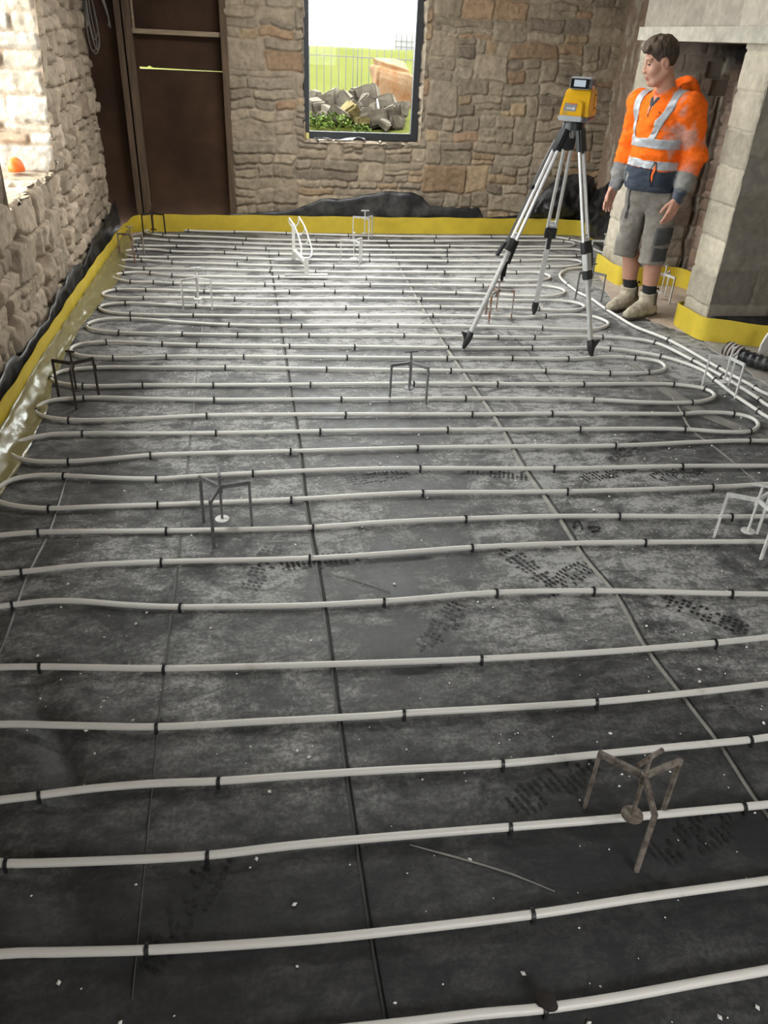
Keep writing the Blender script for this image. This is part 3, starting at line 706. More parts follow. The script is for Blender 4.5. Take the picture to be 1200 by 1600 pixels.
# reveals of the back window
rr = split_rects(.2, 1.7, random.Random(3), .12, .2, .08, .25)
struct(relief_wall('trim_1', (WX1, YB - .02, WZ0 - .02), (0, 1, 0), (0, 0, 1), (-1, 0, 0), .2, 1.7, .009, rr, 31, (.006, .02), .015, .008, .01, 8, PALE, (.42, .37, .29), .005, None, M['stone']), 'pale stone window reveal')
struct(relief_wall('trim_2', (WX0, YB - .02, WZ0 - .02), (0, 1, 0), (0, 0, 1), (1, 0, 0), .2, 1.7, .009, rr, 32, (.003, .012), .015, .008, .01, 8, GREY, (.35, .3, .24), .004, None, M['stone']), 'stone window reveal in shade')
rs = split_rects(1.12, .26, random.Random(4), .15, .35, .1, .26)
struct(relief_wall('trim_3', (WX0 - .02, YB - .03, WZ0 - .008), (1, 0, 0), (0, 1, 0), (0, 0, 1), 1.12, .26, .009, rs, 33, (.004, .02), .015, .008, .01, 8, PALE, (.42, .37, .29), .006, None, M['stone']), 'rough stone window ledge')
# solid masonry behind the relief skins, keeps the daylight out
mb = MB()
mb.box((WX0 / 2 - .03, YB + .16, 1.31), (WX0 + .03, .28, 2.62)); mb.box(((WX1 + .02 + 3.9) / 2, YB + .16, 1.31), (3.9 - WX1 - .02, .28, 2.62))
mb.box(((WX0 + WX1) / 2, YB + .16, WZ0 / 2 - .02), (WX1 - WX0 + .1, .28, WZ0 - .0)); mb.box(((WX0 + WX1) / 2, YB + .16, 2.56), (WX1 - WX0 + .1, .28, .2))
M['core'] = material('masonry_core', (.25, .22, .18), .95)
struct(mb.build('wall_back_core', M['core']), 'solid masonry behind the back wall face')

# window 1
win = thing('window_1', 'dark grey framed window in the stone back wall', 'window', (1.135, 7.93, WZ0)); win['kind'] = 'structure'
fx0, fx1, fz0, fz1, fy = WX0 - .005, 1.672, .792, 2.44, 7.93
mb = MB(); fw = .062
mb.box((fx0 + fw / 2, fy, (fz0 + fz1) / 2), (fw, .07, fz1 - fz0)); mb.box((fx1 - fw / 2, fy, (fz0 + fz1) / 2), (fw, .07, fz1 - fz0))
mb.box(((fx0 + fx1) / 2, fy, fz0 + fw / 2), (fx1 - fx0 - 2 * fw, .07, fw)); mb.box(((fx0 + fx1) / 2, fy, fz1 - fw / 2), (fx1 - fx0 - 2 * fw, .07, fw))
keep(mb.build('frame', M['frame'], bevel=.004), win)
mb = MB(); mb.box(((fx0 + fx1) / 2, fy + .01, (fz0 + fz1) / 2), (fx1 - fx0 - 2 * fw + .01, .006, fz1 - fz0 - 2 * fw + .01))
keep(mb.build('pane', M['glass']), win)
mb = MB(); g0, g1, h0, h1 = fx0 + fw, fx1 - fw, fz0 + fw, fz1 - fw
for a, b in (((g0, h0), (g1, h0)), ((g0, h1), (g1, h1)), ((g0, h0), (g0, h1)), ((g1, h0), (g1, h1))):
    mb.bar((a[0], fy - .012, a[1]), (b[0], fy - .012, b[1]), .008, .008, (0, 1, 0))
M['gasket'] = material('pale_gasket', (.35, .36, .36), .4)
keep(mb.build('gasket', M['gasket']), win)

# boarded doorway at the left end of the back wall
door = thing('door_1', 'boarded up doorway of dark brown sheets between timber posts', 'doorway', (-.45, 7.86, 0)); door['kind'] = 'structure'
mb = MB(); mb.box((-.44, 7.90, .655), (.74, .018, 1.29)); keep(mb.build('board', M['board']), door)
me_ = MB()
# upper sheet: its lower edge stays a finger short of the lower sheet, with a bite out of the corner
me_.add([(-.81, 7.89, 1.316), (-.72, 7.89, 1.3135), (-.70, 7.89, 1.325), (-.67, 7.89, 1.311), (-.07, 7.89, 1.3035), (-.07, 7.89, 2.62), (-.81, 7.89, 2.62),
         (-.81, 7.91, 1.316), (-.72, 7.91, 1.3135), (-.70, 7.91, 1.325), (-.67, 7.91, 1.311), (-.07, 7.91, 1.3035), (-.07, 7.91, 2.62), (-.81, 7.91, 2.62)],
        [(0, 1, 2, 3, 4, 5, 6), tuple(range(13, 6, -1))] + [(i, i + 7, (i + 1) % 7 + 7, (i + 1) % 7) for i in range(7)])
keep(me_.build('board', M['board']), door)
mb = MB(); mb.box((-1.05, 7.885, 1.31), (.54, .02, 2.62)); keep(mb.build('board', M['board']), door)
for x, w in ((-.905, .05), (-.835, .062)):
    mb = MB(); mb.box((x, 7.82, 1.31), (w, .075, 2.62)); keep(mb.build('post', M['timber'], bevel=.004), door)
mb = MB(); mb.box((-.06, 7.825, 1.31), (.055, .09, 2.62)); keep(mb.build('post', M['timber'], bevel=.004), door)
mb = MB(); mb.box((-.445, 7.845, 1.575), (.72, .06, .036)); keep(mb.build('rail', M['timber_pale'], bevel=.003), door)
mb = MB(); mb.box((-.792, 7.862, 2.1), (.018, .03, 1.02)); keep(mb.build('bead', M['timber_pale'], bevel=.003), door)
mb = MB(); mb.box((-.45, 7.905, .02), (.76, .03, .04)); keep(mb.build('sill_board', M['board']), door)

# left wall with a deep window opening
RY0, RY1, RZ0, RZ1 = 4.46, 5.72, .80, 2.35
SY0, SY1 = 2.3, 3.7  # extent of the added second opening
def lw_hole(u, v):
    y = -1.5 + u; z = v
    e = .025 * noise2(u, v, 9, 71) + .012 * noise2(u, v, 30, 72)
    far = RY1 + (z - .78) * .22
    return ((y > RY0 + e) & (y < far + e) & (z > RZ0 + 1.4 * e + .02 * np.sin(y * 9)) & (z < RZ1)) | ((y > SY0 + e) & (y < SY1 + e) & (z > RZ0 + e) & (z < RZ1))
Wl = YB + .02 + 1.5
rl = split_rects(Wl, 2.62, random.Random(17), .10, .34, .08, .27, .32)
def lw_custom(u, v, h, c):
    y = -1.5 + u
    # a socket where a stone fell out
    for (yy, zz, ry, rz) in ((5.02, .40, .11, .07), (4.15, .33, .05, .10), (4.55, .62, .05, .03)):
        d = ((y - yy) / ry) ** 2 + ((v - zz) / rz) ** 2
        m = np.clip(1.3 - d, 0, 1)
        h = h - .06 * m; c = c * (1 - .45 * m[..., None]) + np.array((.16, .09, .06)) * (.45 * m[..., None])
    return h, c
struct(relief_wall('wall_left', (XL - .035, -1.5, 0), (0, 1, 0), (0, 0, 1), (1, 0, 0), Wl, 2.62, .0115, rl, 23, (.014, .052), .012, .008, .045, 4.6, PALE, (.30, .24, .175), .008, lw_hole, M['stone'], tilt=.38, corner=.014, custom=lw_custom, micro=.011, mortar_amp=1.2),
       'rough rubble stone wall with the deep window opening')
Ls = math.hypot(1, .22)
rv = split_rects(.6, 1.75, random.Random(8), .16, .4, .07, .19)
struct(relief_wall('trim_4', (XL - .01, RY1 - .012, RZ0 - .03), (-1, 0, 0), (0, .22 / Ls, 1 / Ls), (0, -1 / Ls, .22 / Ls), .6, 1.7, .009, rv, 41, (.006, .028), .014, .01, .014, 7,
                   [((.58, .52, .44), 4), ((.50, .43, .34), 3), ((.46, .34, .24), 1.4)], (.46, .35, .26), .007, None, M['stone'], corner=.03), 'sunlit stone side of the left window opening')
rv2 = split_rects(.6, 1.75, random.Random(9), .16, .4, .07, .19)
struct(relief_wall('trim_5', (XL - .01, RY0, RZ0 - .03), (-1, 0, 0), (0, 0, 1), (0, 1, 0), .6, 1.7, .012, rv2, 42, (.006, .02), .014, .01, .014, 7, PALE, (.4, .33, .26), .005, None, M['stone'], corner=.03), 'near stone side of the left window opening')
rv3 = split_rects(.6, 1.45, random.Random(10), .16, .4, .1, .3)
struct(relief_wall('trim_6', (XL - .02, RY0 - .05, RZ0 - .035), (-1, 0, 0), (0, 1, 0), (0, 0, 1), .6, 1.40, .012, rv3, 43, (.01, .03), .02, .01, .014, 7, PALE, (.45, .4, .33), .006, None, M['stone'], corner=.03), 'rubble sill of the left window opening')
mb = MB(); c0 = XL - .36
mb.box((c0, (SY1 + RY0) / 2, 1.31), (.58, RY0 - SY1, 2.62)); mb.box((c0, (SY0 - 1.5) / 2, 1.31), (.58, SY0 + 1.5, 2.62)); mb.box((c0, (SY0 + SY1) / 2, .38), (.58, SY1 - SY0, .76)); mb.box((c0, (SY0 + SY1) / 2, 2.5), (.58, SY1 - SY0, .3)); mb.box((c0, (6.08 + 8.1) / 2, 1.31), (.58, 8.1 - 6.08, 2.62))
mb.box((c0, 5.28, .38), (.58, 1.7, .76)); mb.box((c0, 5.28, 2.5), (.58, 1.7, .3))
struct(mb.build('wall_left_core', M['core']), 'solid masonry behind the left wall face')
win2 = thing('window_2', 'window at the outer side of the deep left opening', 'window', (-1.75, 5.25, .8)); win2['kind'] = 'structure'
mb = MB()
for y in (4.44, 6.06): mb.box((-1.73, y, 1.57), (.06, .06, 1.6))
for z in (.79, 2.33): mb.box((-1.73, 5.25, z), (.06, 1.56, .06))
keep(mb.build('frame', M['frame'], bevel=.004), win2)
mb = MB(); mb.box((-1.73, 5.25, 1.56), (.006, 1.58, 1.5)); keep(mb.build('pane', M['glass']), win2)

win3 = thing('window_added', 'added second left window for fill light, out of view', 'window', (-1.75, 3.0, .8)); win3['kind'] = 'structure'
mb = MB()
for y in (SY0 + .03, SY1 - .03): mb.box((-1.6, y, 1.57), (.06, .06, 1.6))
for z in (.79, 2.33): mb.box((-1.6, 3.0, z), (.06, SY1 - SY0, .06))
keep(mb.build('frame', M['frame'], bevel=.004), win3)
mb = MB(); mb.box((-1.6, 3.0, 1.56), (.006, SY1 - SY0, 1.5)); keep(mb.build('pane', M['glass']), win3)

# right wall (old render), chimney breast of concrete blocks, fireplace
def plain(name, org, U, V, Nn, W, H, mat, seed, amp=.006, cell=.02, base=(.3, .22, .16)):
    return relief_wall(name, org, U, V, Nn, W, H, cell, [(-1, -1, W + 1, H + 1)], seed, (0, .001), .01, 0, .0, 5, [(base, 1)], base, amp, None, mat, tilt=0)
def render_patch(u, v, h, c):
    m = np.clip((noise2(u * 3.5, v, 4, 91) + .6 * noise2(u * 3, v, 12, 92) - .1) * 2.2, 0, 1)[..., None]
    return h - .006 * m[..., 0], c * (1 - m) + np.array((.42, .36, .285)) * m
struct(relief_wall('wall_right', (XR + .02, 6.2, 0), (0, 1, 0), (0, 0, 1), (-1, 0, 0), 1.62, 2.62, .012, [(-1, -1, 4, 4)], 51, (.01, .011), .01, 0, 0, 5, [((.32, .23, .165), 1)], (.32, .23, .165), .009, None, M['stone'], tilt=0, custom=render_patch),
       'brown crumbling render on the wall beside the chimney breast')
BX, B0, B1, O0, O1, LZ0, LZ1 = 2.98, 4.60, 6.28, 4.88, 5.88, 1.68, 1.762
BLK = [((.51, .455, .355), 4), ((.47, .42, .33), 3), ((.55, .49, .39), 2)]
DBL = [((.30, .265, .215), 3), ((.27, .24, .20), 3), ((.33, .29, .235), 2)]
def br(W, H, off, bw=.44, bh=.222): return block_rects(W, H, bw, bh, off)
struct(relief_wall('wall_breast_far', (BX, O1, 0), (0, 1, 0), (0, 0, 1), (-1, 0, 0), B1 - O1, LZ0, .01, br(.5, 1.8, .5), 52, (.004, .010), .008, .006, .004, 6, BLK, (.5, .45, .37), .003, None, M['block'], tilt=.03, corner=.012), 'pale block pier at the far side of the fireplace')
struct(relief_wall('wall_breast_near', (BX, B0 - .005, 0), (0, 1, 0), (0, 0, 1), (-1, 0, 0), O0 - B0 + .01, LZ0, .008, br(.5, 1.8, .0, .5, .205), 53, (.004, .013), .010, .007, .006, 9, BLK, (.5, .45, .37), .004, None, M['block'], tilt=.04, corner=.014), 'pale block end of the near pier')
def stains(u, v, h, c):
    for (a, b, r1, r2) in ((.62, .52, .06, .055), (.60, .30, .055, .05), (.52, .16, .05, .05), (.8, 1.0, .05, .08)):
        d = np.clip(1.25 - ((u - a) / r1) ** 2 - ((v - b) / r2) ** 2 + .7 * noise2(u, v, 30, 95), 0, 1)[..., None]
        c = c * (1 - .55 * d) + np.array((.13, .10, .07)) * .55 * d
    return h, c
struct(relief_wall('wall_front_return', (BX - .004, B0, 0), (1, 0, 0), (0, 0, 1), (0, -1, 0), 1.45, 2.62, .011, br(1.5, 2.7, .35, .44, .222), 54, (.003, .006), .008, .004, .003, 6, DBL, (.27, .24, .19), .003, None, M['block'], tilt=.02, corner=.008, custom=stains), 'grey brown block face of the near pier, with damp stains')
# fireplace inside: far jamb with two missing bricks, and stone back
def jamb(u, v, h, c):
    x = BX + u
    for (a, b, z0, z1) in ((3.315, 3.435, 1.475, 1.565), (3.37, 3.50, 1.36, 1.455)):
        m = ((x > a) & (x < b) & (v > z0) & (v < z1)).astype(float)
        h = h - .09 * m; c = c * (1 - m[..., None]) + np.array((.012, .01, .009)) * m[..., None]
    crack = np.clip(1 - np.abs(x - (3.455 + .02 * noise2(u, v, 9, 96))) / .02, 0, 1) * (v < 1.35)
    h = h - .03 * crack; c = c * (1 - .7 * crack[..., None])
    soot = np.clip((v - 1.5) / .15, 0, 1) * np.clip((x - 3.2) / .25, 0, 1)
    return h, c * (1 - .8 * soot[..., None])
struct(relief_wall('wall_fireplace_jamb', (BX, O1, 0), (1, 0, 0), (0, 0, 1), (0, -1, 0), .56, LZ0 + .02, .0085, block_rects(.6, 1.8, .30, .115, .5), 55, (.004, .016), .010, .010, .008, 9, [((.34, .30, .25), 3), ((.29, .25, .21), 3), ((.24, .19, .15), 1)], (.33, .29, .23), .005, None, M['block'], tilt=.08, corner=.014, custom=jamb), 'grey brick side of the fireplace with missing bricks')
def soot(u, v, h, c):
    m = np.clip((v - 1.48 + .05 * noise2(u, v, 6, 97)) / .1, 0, 1)[..., None]
    return h, c * (1 - m) + np.array((.02, .017, .015)) * m
struct(relief_wall('wall_fireplace_back', (3.52, O0 - .25, 0), (0, 1, 0), (0, 0, 1), (-1, 0, 0), O1 - O0 + .26, LZ0 + .02, .011, split_rects(1.3, 1.75, random.Random(12), .12, .3, .08, .17), 56, (.006, .03), .012, .010, .012, 8, [((.24, .165, .12), 3), ((.30, .22, .17), 2), ((.19, .13, .10), 2)], (.30, .24, .19), .008, None, M['stone'], tilt=.2, custom=soot), 'sooty brown stone back of the fireplace')
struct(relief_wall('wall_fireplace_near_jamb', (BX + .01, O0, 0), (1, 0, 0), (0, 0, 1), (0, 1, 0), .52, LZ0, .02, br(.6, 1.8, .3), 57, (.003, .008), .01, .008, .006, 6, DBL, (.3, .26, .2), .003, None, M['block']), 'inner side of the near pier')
mb = MB(); mb.box((3.4, (O1 + .012 + B1) / 2, 1.31), (.80, B1 - O1 - .024, 2.62)); mb.box((3.25, (B0 + O0) / 2, LZ0 / 2), (.52, O0 - B0 - .024, LZ0 - .01))
mb.box((3.66, 5.4, 1.31), (.24, 1.8, 2.62)); mb.box((3.26, 5.4, 2.2), (.54, 1.62, .84)); mb.box((3.8, B0 + .16, 1.31), (1.2, .28, 2.62)); mb.box((3.62, 7.1, 1.31), (.22, 1.9, 2.62))
struct(mb.build('wall_breast_core', M['core']), 'solid masonry of the chimney breast')
lint = relief_wall('beam_lintel', (BX - .035, B0 - .01, LZ0), (0, 1, 0), (0, 0, 1), (-1, 0, 0), B1 - B0 + .02, LZ1 - LZ0, .01, [(-1, -1, 3, 1)], 58, (.01, .011), .01, 0, 0, 5, [((.60, .56, .47), 1)], (.6, .55, .47), .006, None, M['block'], tilt=0)
struct(lint, 'pale rough concrete lintel over the fireplace', 'lintel')
mb = MB(); mb.box((BX + .12, (B0 + B1) / 2, (LZ0 + LZ1) / 2), (.29, B1 - B0 - .01, LZ1 - LZ0)); M['concrete'] = material('concrete', (.5, .46, .39), .95, var=.2, var_scale=20, bump=.4)
struct(mb.build('lintel_body', M['concrete'], lint), None)
struct(relief_wall('wall_breast_over', (BX - .005, B0 - .005, LZ1), (0, 1, 0), (0, 0, 1), (-1, 0, 0), B1 - B0 + .01, 2.62 - LZ1, .012, br(1.75, .9, .2, .44, .44), 59, (.003, .007), .008, .006, .004, 6, [((.46, .41, .34), 3), ((.42, .375, .31), 2)], (.40, .355, .29), .003, None, M['block'], tilt=.02), 'pale upright blocks above the fireplace lintel')

# shell out of view: ceiling, rear and right walls
mb = MB()   # leaves the added roof openings clear for fill daylight
ys = [-1.75, ROOF_FILL[1][2], ROOF_FILL[1][3], ROOF_FILL[0][2], ROOF_FILL[0][3], 8.15]
for i_ in range(5):
    y0, y1 = ys[i_], ys[i_ + 1]
    r_ = ROOF_FILL[1] if i_ == 1 else ROOF_FILL[0] if i_ == 3 else None
    if r_ is None: mb.box((1.6, (y0 + y1) / 2, 2.67), (6.6, y1 - y0, .1))
    else:
        mb.box(((r_[0] - 1.7) / 2, (y0 + y1) / 2, 2.67), (r_[0] + 1.7, y1 - y0, .1)); mb.box(((r_[1] + 4.9) / 2, (y0 + y1) / 2, 2.67), (4.9 - r_[1], y1 - y0, .1))
struct(mb.build('ceiling', M['ceiling']), 'plain ceiling with roof openings added for fill daylight')
mb = MB(); a_, b_, c_, d_ = REAR_FILL  # rear wall built around the added window
mb.box(((a_ - 1.7) / 2, -1.56, 1.31), (a_ + 1.7, .12, 2.62)); mb.box(((b_ + 4.9) / 2, -1.56, 1.31), (4.9 - b_, .12, 2.62)); mb.box(((a_ + b_) / 2, -1.56, c_ / 2), (b_ - a_, .12, c_)); mb.box(((a_ + b_) / 2, -1.56, (d_ + 2.62) / 2), (b_ - a_, .12, 2.62 - d_)); struct(mb.build('wall_rear', M['core']), 'wall behind the viewpoint')
mb = MB(); mb.box((4.46, 1.5, 1.31), (.12, 6.1, 2.62)); struct(mb.build('wall_side', M['core']), 'side wall out of view')

# ------------------------------------------------------------------ yellow perimeter strip, clear skirt, black sheets
def strip(name, pts, label, h=.15, th=.009, lean=None, mat=None, z0=.002, wob=.002, seed=1):
    P = catmull([(x, y, 0) for x, y in pts], .03); n = len(P); V = []; F = []
    cum = 0
    for i, p in enumerate(P):
        t = np.array(P[min(i + 1, n - 1)]) - np.array(P[max(i - 1, 0)]); t /= np.linalg.norm(t); nn = np.array((-t[1], t[0], 0))
        cum += np.linalg.norm(np.array(P[i]) - np.array(P[i - 1])) if i else 0
        w = wob * (math.sin(cum * 7 + seed) + math.sin(cum * 17 + 2 * seed))
        for z, o in ((0, 0), (h * .5, w * .6), (h, w)):
            for s_ in (-th / 2, th / 2): V.append(tuple(np.array((p[0], p[1], z0 + z + (w * .8 if z == h else 0))) + nn * (s_ + o)))
    for i in range(n - 1):
        a, b = i * 6, i * 6 + 6
        ring = [0, 2, 4, 5, 3, 1]
        for j in range(6):
            r0, r1 = ring[j], ring[(j + 1) % 6]; F.append((a + r0, b + r0, b + r1, a + r1))
    F.append((0, 1, 3, 5, 4, 2)); F.append(tuple((n - 1) * 6 + r for r in (0, 2, 4, 5, 3, 1)))
    o = mesh_obj(name, V, F, mat or M['yellow'], None, True)
    try: o.data.set_sharp_from_angle(angle=math.radians(50))
    except Exception: pass
    return tag(o, label, 'edge strip')
strip('edge_strip', [(-1.105, .6), (-1.095, 2.5), (-1.085, 4.2), (-1.055, 5.6), (-1.0, 7.0), (-.965, 7.45), (-.93, 7.62), (-.87, 7.69), (-.7, 7.70), (0, 7.715), (.45, 7.715), (1.0, 7.70), (2.0, 7.705), (3.2, 7.70), (3.34, 7.66), (3.40, 7.5), (3.41, 7.0), (3.41, 6.45), (3.36, 6.36), (3.2, 6.34), (3.0, 6.335)],
      'long yellow foam edge strip along the left and back walls')
strip('edge_strip', [(2.935, 6.30), (2.935, 6.1), (2.94, 5.89), (2.965, 5.845), (3.2, 5.84), (3.42, 5.83), (3.465, 5.78), (3.475, 5.5), (3.475, 4.98)], 'yellow foam edge strip lining the hearth behind the worker', seed=3, wob=.003)
strip('edge_strip', [(3.06, 4.93), (2.955, 4.92), (2.925, 4.86), (2.928, 4.70), (2.955, 4.56), (3.0, 4.525), (3.2, 4.44), (3.5, 4.32), (4.0, 4.2)], 'yellow foam edge strip wrapped round the foot of the near pier', seed=5, wob=.003)

def cloth_grid(name, f, nu, nv, mat, label, cat, thick=.0):
    V = []; F = []
    for j in range(nv):
        for i in range(nu): V.append(f(i / (nu - 1), j / (nv - 1)))
    for j in range(nv - 1):
        for i in range(nu - 1): F.append((j * nu + i, j * nu + i + 1, (j + 1) * nu + i + 1, (j + 1) * nu + i))
    o = mesh_obj(name, V, F, mat, None, True)
    if thick:
        s = o.modifiers.new('thickness', 'SOLIDIFY'); s.thickness = thick; s.offset = 0
    if label: tag(o, label, cat)
    return o
def n1(x, s, seed=0): return float(noise3(np.array([[x * s, seed * 3.7, 0]]), 1, seed)[0])
def n2(x, y, s, seed=0): return float(noise3(np.array([[x * s, y * s, seed * 3.7]]), 1, seed)[0])
def skirt(u, v):
    y = 1.0 + u * 6.4; xs = -1.09 + max(0, y - 4.2) * .033
    w = .075 + .03 * math.sin(y * 2.3) + .02 * n1(y, 3, 2)
    s = v
    x = xs + .012 + w * s ** 1.4 + .008 * n2(y, s * .6, 9, 4)
    z = .085 * (1 - s) ** 1.6 + .008 + (.012 * n2(y * 1.5, s, 7, 5) + .008 * n2(y * 3, s, 10, 6)) * min(1, 3 * s) * (1 - .6 * s)
    return (x, y, max(z, .004))
cloth_grid('clear_skirt', skirt, 260, 9, M['yellow_clear'], 'crinkled clear plastic skirt below the yellow strip along the left wall', 'plastic sheet', .001)
def lsheet(u, v):
    y = .6 + u * 7.0
    x = -1.085 + max(0, y - 4.2) * .02; x = x - .035 - .03 * v + .006 * n2(y, v, 6, 8)
    z = .02 + v * (.17 + .035 * n1(y, 2.2, 3) + .02 * n1(y, 9, 7) + .06 * max(0, (y - 6.4)))
    return (max(x, -1.125 + .03 * max(0, y - 4) / 3), y, z)
cloth_grid('black_sheet', lsheet, 220, 6, M['black_sheet'], 'wrinkled black plastic sheet tucked up the foot of the left wall', 'plastic sheet', .002)
prof = [(-.9, .17), (-.1, .15), (.1, .165), (.35, .185), (.55, .21), (.62, .245), (.74, .30), (1.0, .305), (1.18, .345), (1.35, .37), (1.6, .378), (1.72, .34), (1.80, .255), (1.95, .245), (2.30, .235), (2.35, .15), (2.7, .175), (3.1, .16), (3.38, .16)]
def bsheet(u, v):
    x = -.1 + u * 3.45
    for (a, za), (b, zb) in zip(prof, prof[1:]):
        if a <= x <= b: top = za + (zb - za) * (x - a) / (b - a)
    z = .02 + (top - .02 + .006 * n1(x, 14, 3)) * v
    fold = .018 * math.sin((x - 1.45) * 30 * (1 - .5 * v)) * max(0, 1 - abs(x - 1.4) / .5) * (1 - v)
    return (x, min(7.757, max(7.735, 7.752 - .012 * (1 - v) - fold * .5 + .008 * n2(x, z, 9, 9) - .012 * v * (1 if .6 < x < 1.8 else 0))), z)
cloth_grid('black_sheet', bsheet, 230, 8, M['black_sheet'], 'black plastic sheet bulging above the back yellow strip below the window', 'plastic sheet', .002)
def hump(cx, cy, rx, ry, hz, seed, squash=1.6):
    def f(u, v):
        a = u * 2 * math.pi; r = v
        k = 1 + .22 * n2(math.cos(a) * 1.4, math.sin(a) * 1.4, 1.5, seed)
        z = hz * (1 - r ** squash) * (1 + .25 * n2(math.cos(a) * r * 2, math.sin(a) * r * 2, 1.8, seed + 1)) + .02 * n2(math.cos(a) * r * 6, math.sin(a) * r * 6, 1.5, seed + 2) * (1 - r)
        return (cx + rx * k * r * math.cos(a), cy + ry * k * r * math.sin(a), max(z, .006))
    return f
def rsheet(u, v):
    # sheet hanging down the far corner and flopping over the strip
    y = 6.45 + u * 1.25; top = .40 + .20 * math.sin(u * 3.0) + .03 * n1(y, 6, 31)
    z = .05 + v * (top - .05)
    x = 3.45 - .02 - .13 * (1 - v) * (.35 + .65 * math.sin(math.pi * min(1, u * 1.15))) + .05 * n2(y * 1.5 + z, z * 2.4, 5, 33) * (1 - .6 * v) - .05 * math.exp(-((z - .16) / .06) ** 2)
    return (min(x, 3.452), y, z)
cloth_grid('black_sheet', rsheet, 60, 26, M['black_sheet'], 'black plastic sheet flopping over the strip beside the brown rendered wall', 'plastic sheet', .002)
def rsheet2(u, v):
    x = 2.80 + u * .62; top = .20 + .36 * math.sin(min(1, u * 1.9) * 1.57) + .035 * n1(x, 9, 41) - .06 * max(0, u - .6); z = .14 + v * (top - .14)
    return (x, 7.735 - .13 * math.sin(v * 2.6) * math.sin(u * 2.9 + .1) - .045 * n2(x * 2.2 + z, z * 1.5, 6, 42) * math.sin(v * 3) - .02 * n2(x * 5, z * 4, 5, 43) * math.sin(v * 3.1), z)
cloth_grid('black_sheet', rsheet2, 60, 36, M['black_sheet'], 'black plastic sheet bunched against the back wall behind the survey tripod', 'plastic sheet', .002)
def psheet(u, v):
    x = 3.0 + u * 1.2
    return (x, 4.585 - u * .20 - .01 * n2(x, v, 8, 51) + .04 * u * v, .02 + v * (.135 + .03 * u))
cloth_grid('black_sheet', psheet, 40, 5, M['black_sheet'], 'black plastic sheet behind the yellow strip at the near pier', 'plastic sheet', .002)
# ------------------------------------------------------------------ heating pipes and their clips
PR = .0098; PZ = PR + .004
def chain(keys, flip_first=True):
    pts = []
    for i, k_ in enumerate(keys):
        r = ROWS[k_]; r = r[::-1] if (i % 2 == 0) == flip_first else r
        if pts and math.dist(pts[-1], r[0]) > .05:
            a, b = pts[-1], r[0]; d = 1 if a[0] > .5 else -1
            mx = max(a[0], b[0]) if d > 0 else min(a[0], b[0])
            rad = abs(a[1] - b[1]) / 2
            if d < 0: mx = min(mx, -.86)
            pts += [(mx + d * .02, a[1]), (mx + d * (.02 + rad * .75), a[1] + (b[1] - a[1]) * .2), (mx + d * (.02 + rad), (a[1] + b[1]) / 2), (mx + d * (.02 + rad * .75), a[1] + (b[1] - a[1]) * .8), (mx + d * .02, b[1])]
        pts += r
    return pts
def ext(pts, which, dx, dy):
    return ([(pts[0][0] + dx, pts[0][1] + dy)] + pts) if which == 0 else (pts + [(pts[-1][0] + dx, pts[-1][1] + dy)])
order = ['1a', '1b', '2a', '2b', '3a', '3b', '4a', '4b', '5a', '5b', '6a', '6b', '7a', '7b', '8a', '8b']
pA = ROWS['S'][::-1] + chain(order)[1:]
pA = ext(ext(pA, 0, .35, -.45), 1, .4, -.45)
pB = ext(ext(chain(['9a', '9b', '10a', '10b', '11a', '11b', '12a', '12b']), 0, .4, -.45), 1, .7, -.1)
pC = ext(ext(chain(['13a', '13b', '14', '15', '16', '17', '18', '19', '20', '21', '22']), 0, .6, -.1), 1, -.4, .03)
def pipe(pts, label):
    P = catmull(pts, .028); mb = MB()
    z = lambda i: PZ + .0018 * n1(P[i][0] + P[i][1] * 3, 1.7, 2)
    mb.tube([(p[0], p[1], z(i)) for i, p in enumerate(P)], PR, 10)
    o = mb.build('heating_pipe', M['pipe'], None, smooth=True, angle=60)
    return tag(o, label, 'pipe')
pipe(pA, 'white heating pipe in tight loops across the far half of the floor')
pipe(pB, 'white heating pipe looping across the middle of the floor past the tripod feet')
pipe(pC, 'white heating pipe in widely spaced runs across the front of the floor')

def clip_mesh():
    mb = MB(); pts = []
    r = PR + .0022
    for a in np.linspace(-.15, math.pi + .15, 11): pts.append((0, r * math.cos(a), PZ + r * math.sin(a)))
    pts = [(0, r, -.002)] + pts + [(0, -r, -.002)]
    V = []; hw = .0042; th = .0022
    for i, p in enumerate(pts):
        c = Vector((0, 0, PZ)); d = (Vector(p) - c); d.x = 0; d.normalize()
        if i in (0, len(pts) - 1): d = Vector((0, math.copysign(1, p[1]), 0))
        for x in (-hw, hw):
            V.append((x, p[1], p[2])); V.append((x, p[1] + d.y * th, p[2] + d.z * th))
    F = []
    for i in range(len(pts) - 1):
        a, b = i * 4, i * 4 + 4
        F += [(a + 1, a + 3, b + 3, b + 1), (a, b, b + 2, a + 2), (a, a + 1, b + 1, b), (a + 2, b + 2, b + 3, a + 3)]
    mb.add(V, F)
    # the little nub on top
    mb.box((0, 0, PZ + r + .003), (.006, .007, .004))
    me = mb.build('pipe_clip', M['clip'])
    return me
ORD = ['', 'first', 'second', 'third', 'fourth', 'fifth', 'sixth', 'seventh', 'eighth', 'ninth', 'tenth', 'eleventh', 'twelfth', 'thirteenth', 'fourteenth', 'fifteenth', 'sixteenth', 'seventeenth', 'eighteenth', 'nineteenth', 'twentieth']
def ordw(n):
    if n <= 20: return ORD[n]
    t, u = divmod(n, 10); T = {2: 'twent', 3: 'thirt'}[t]
    return T + 'ieth' if u == 0 else T + 'y-' + ORD[u]
clip0 = clip_mesh(); first = True
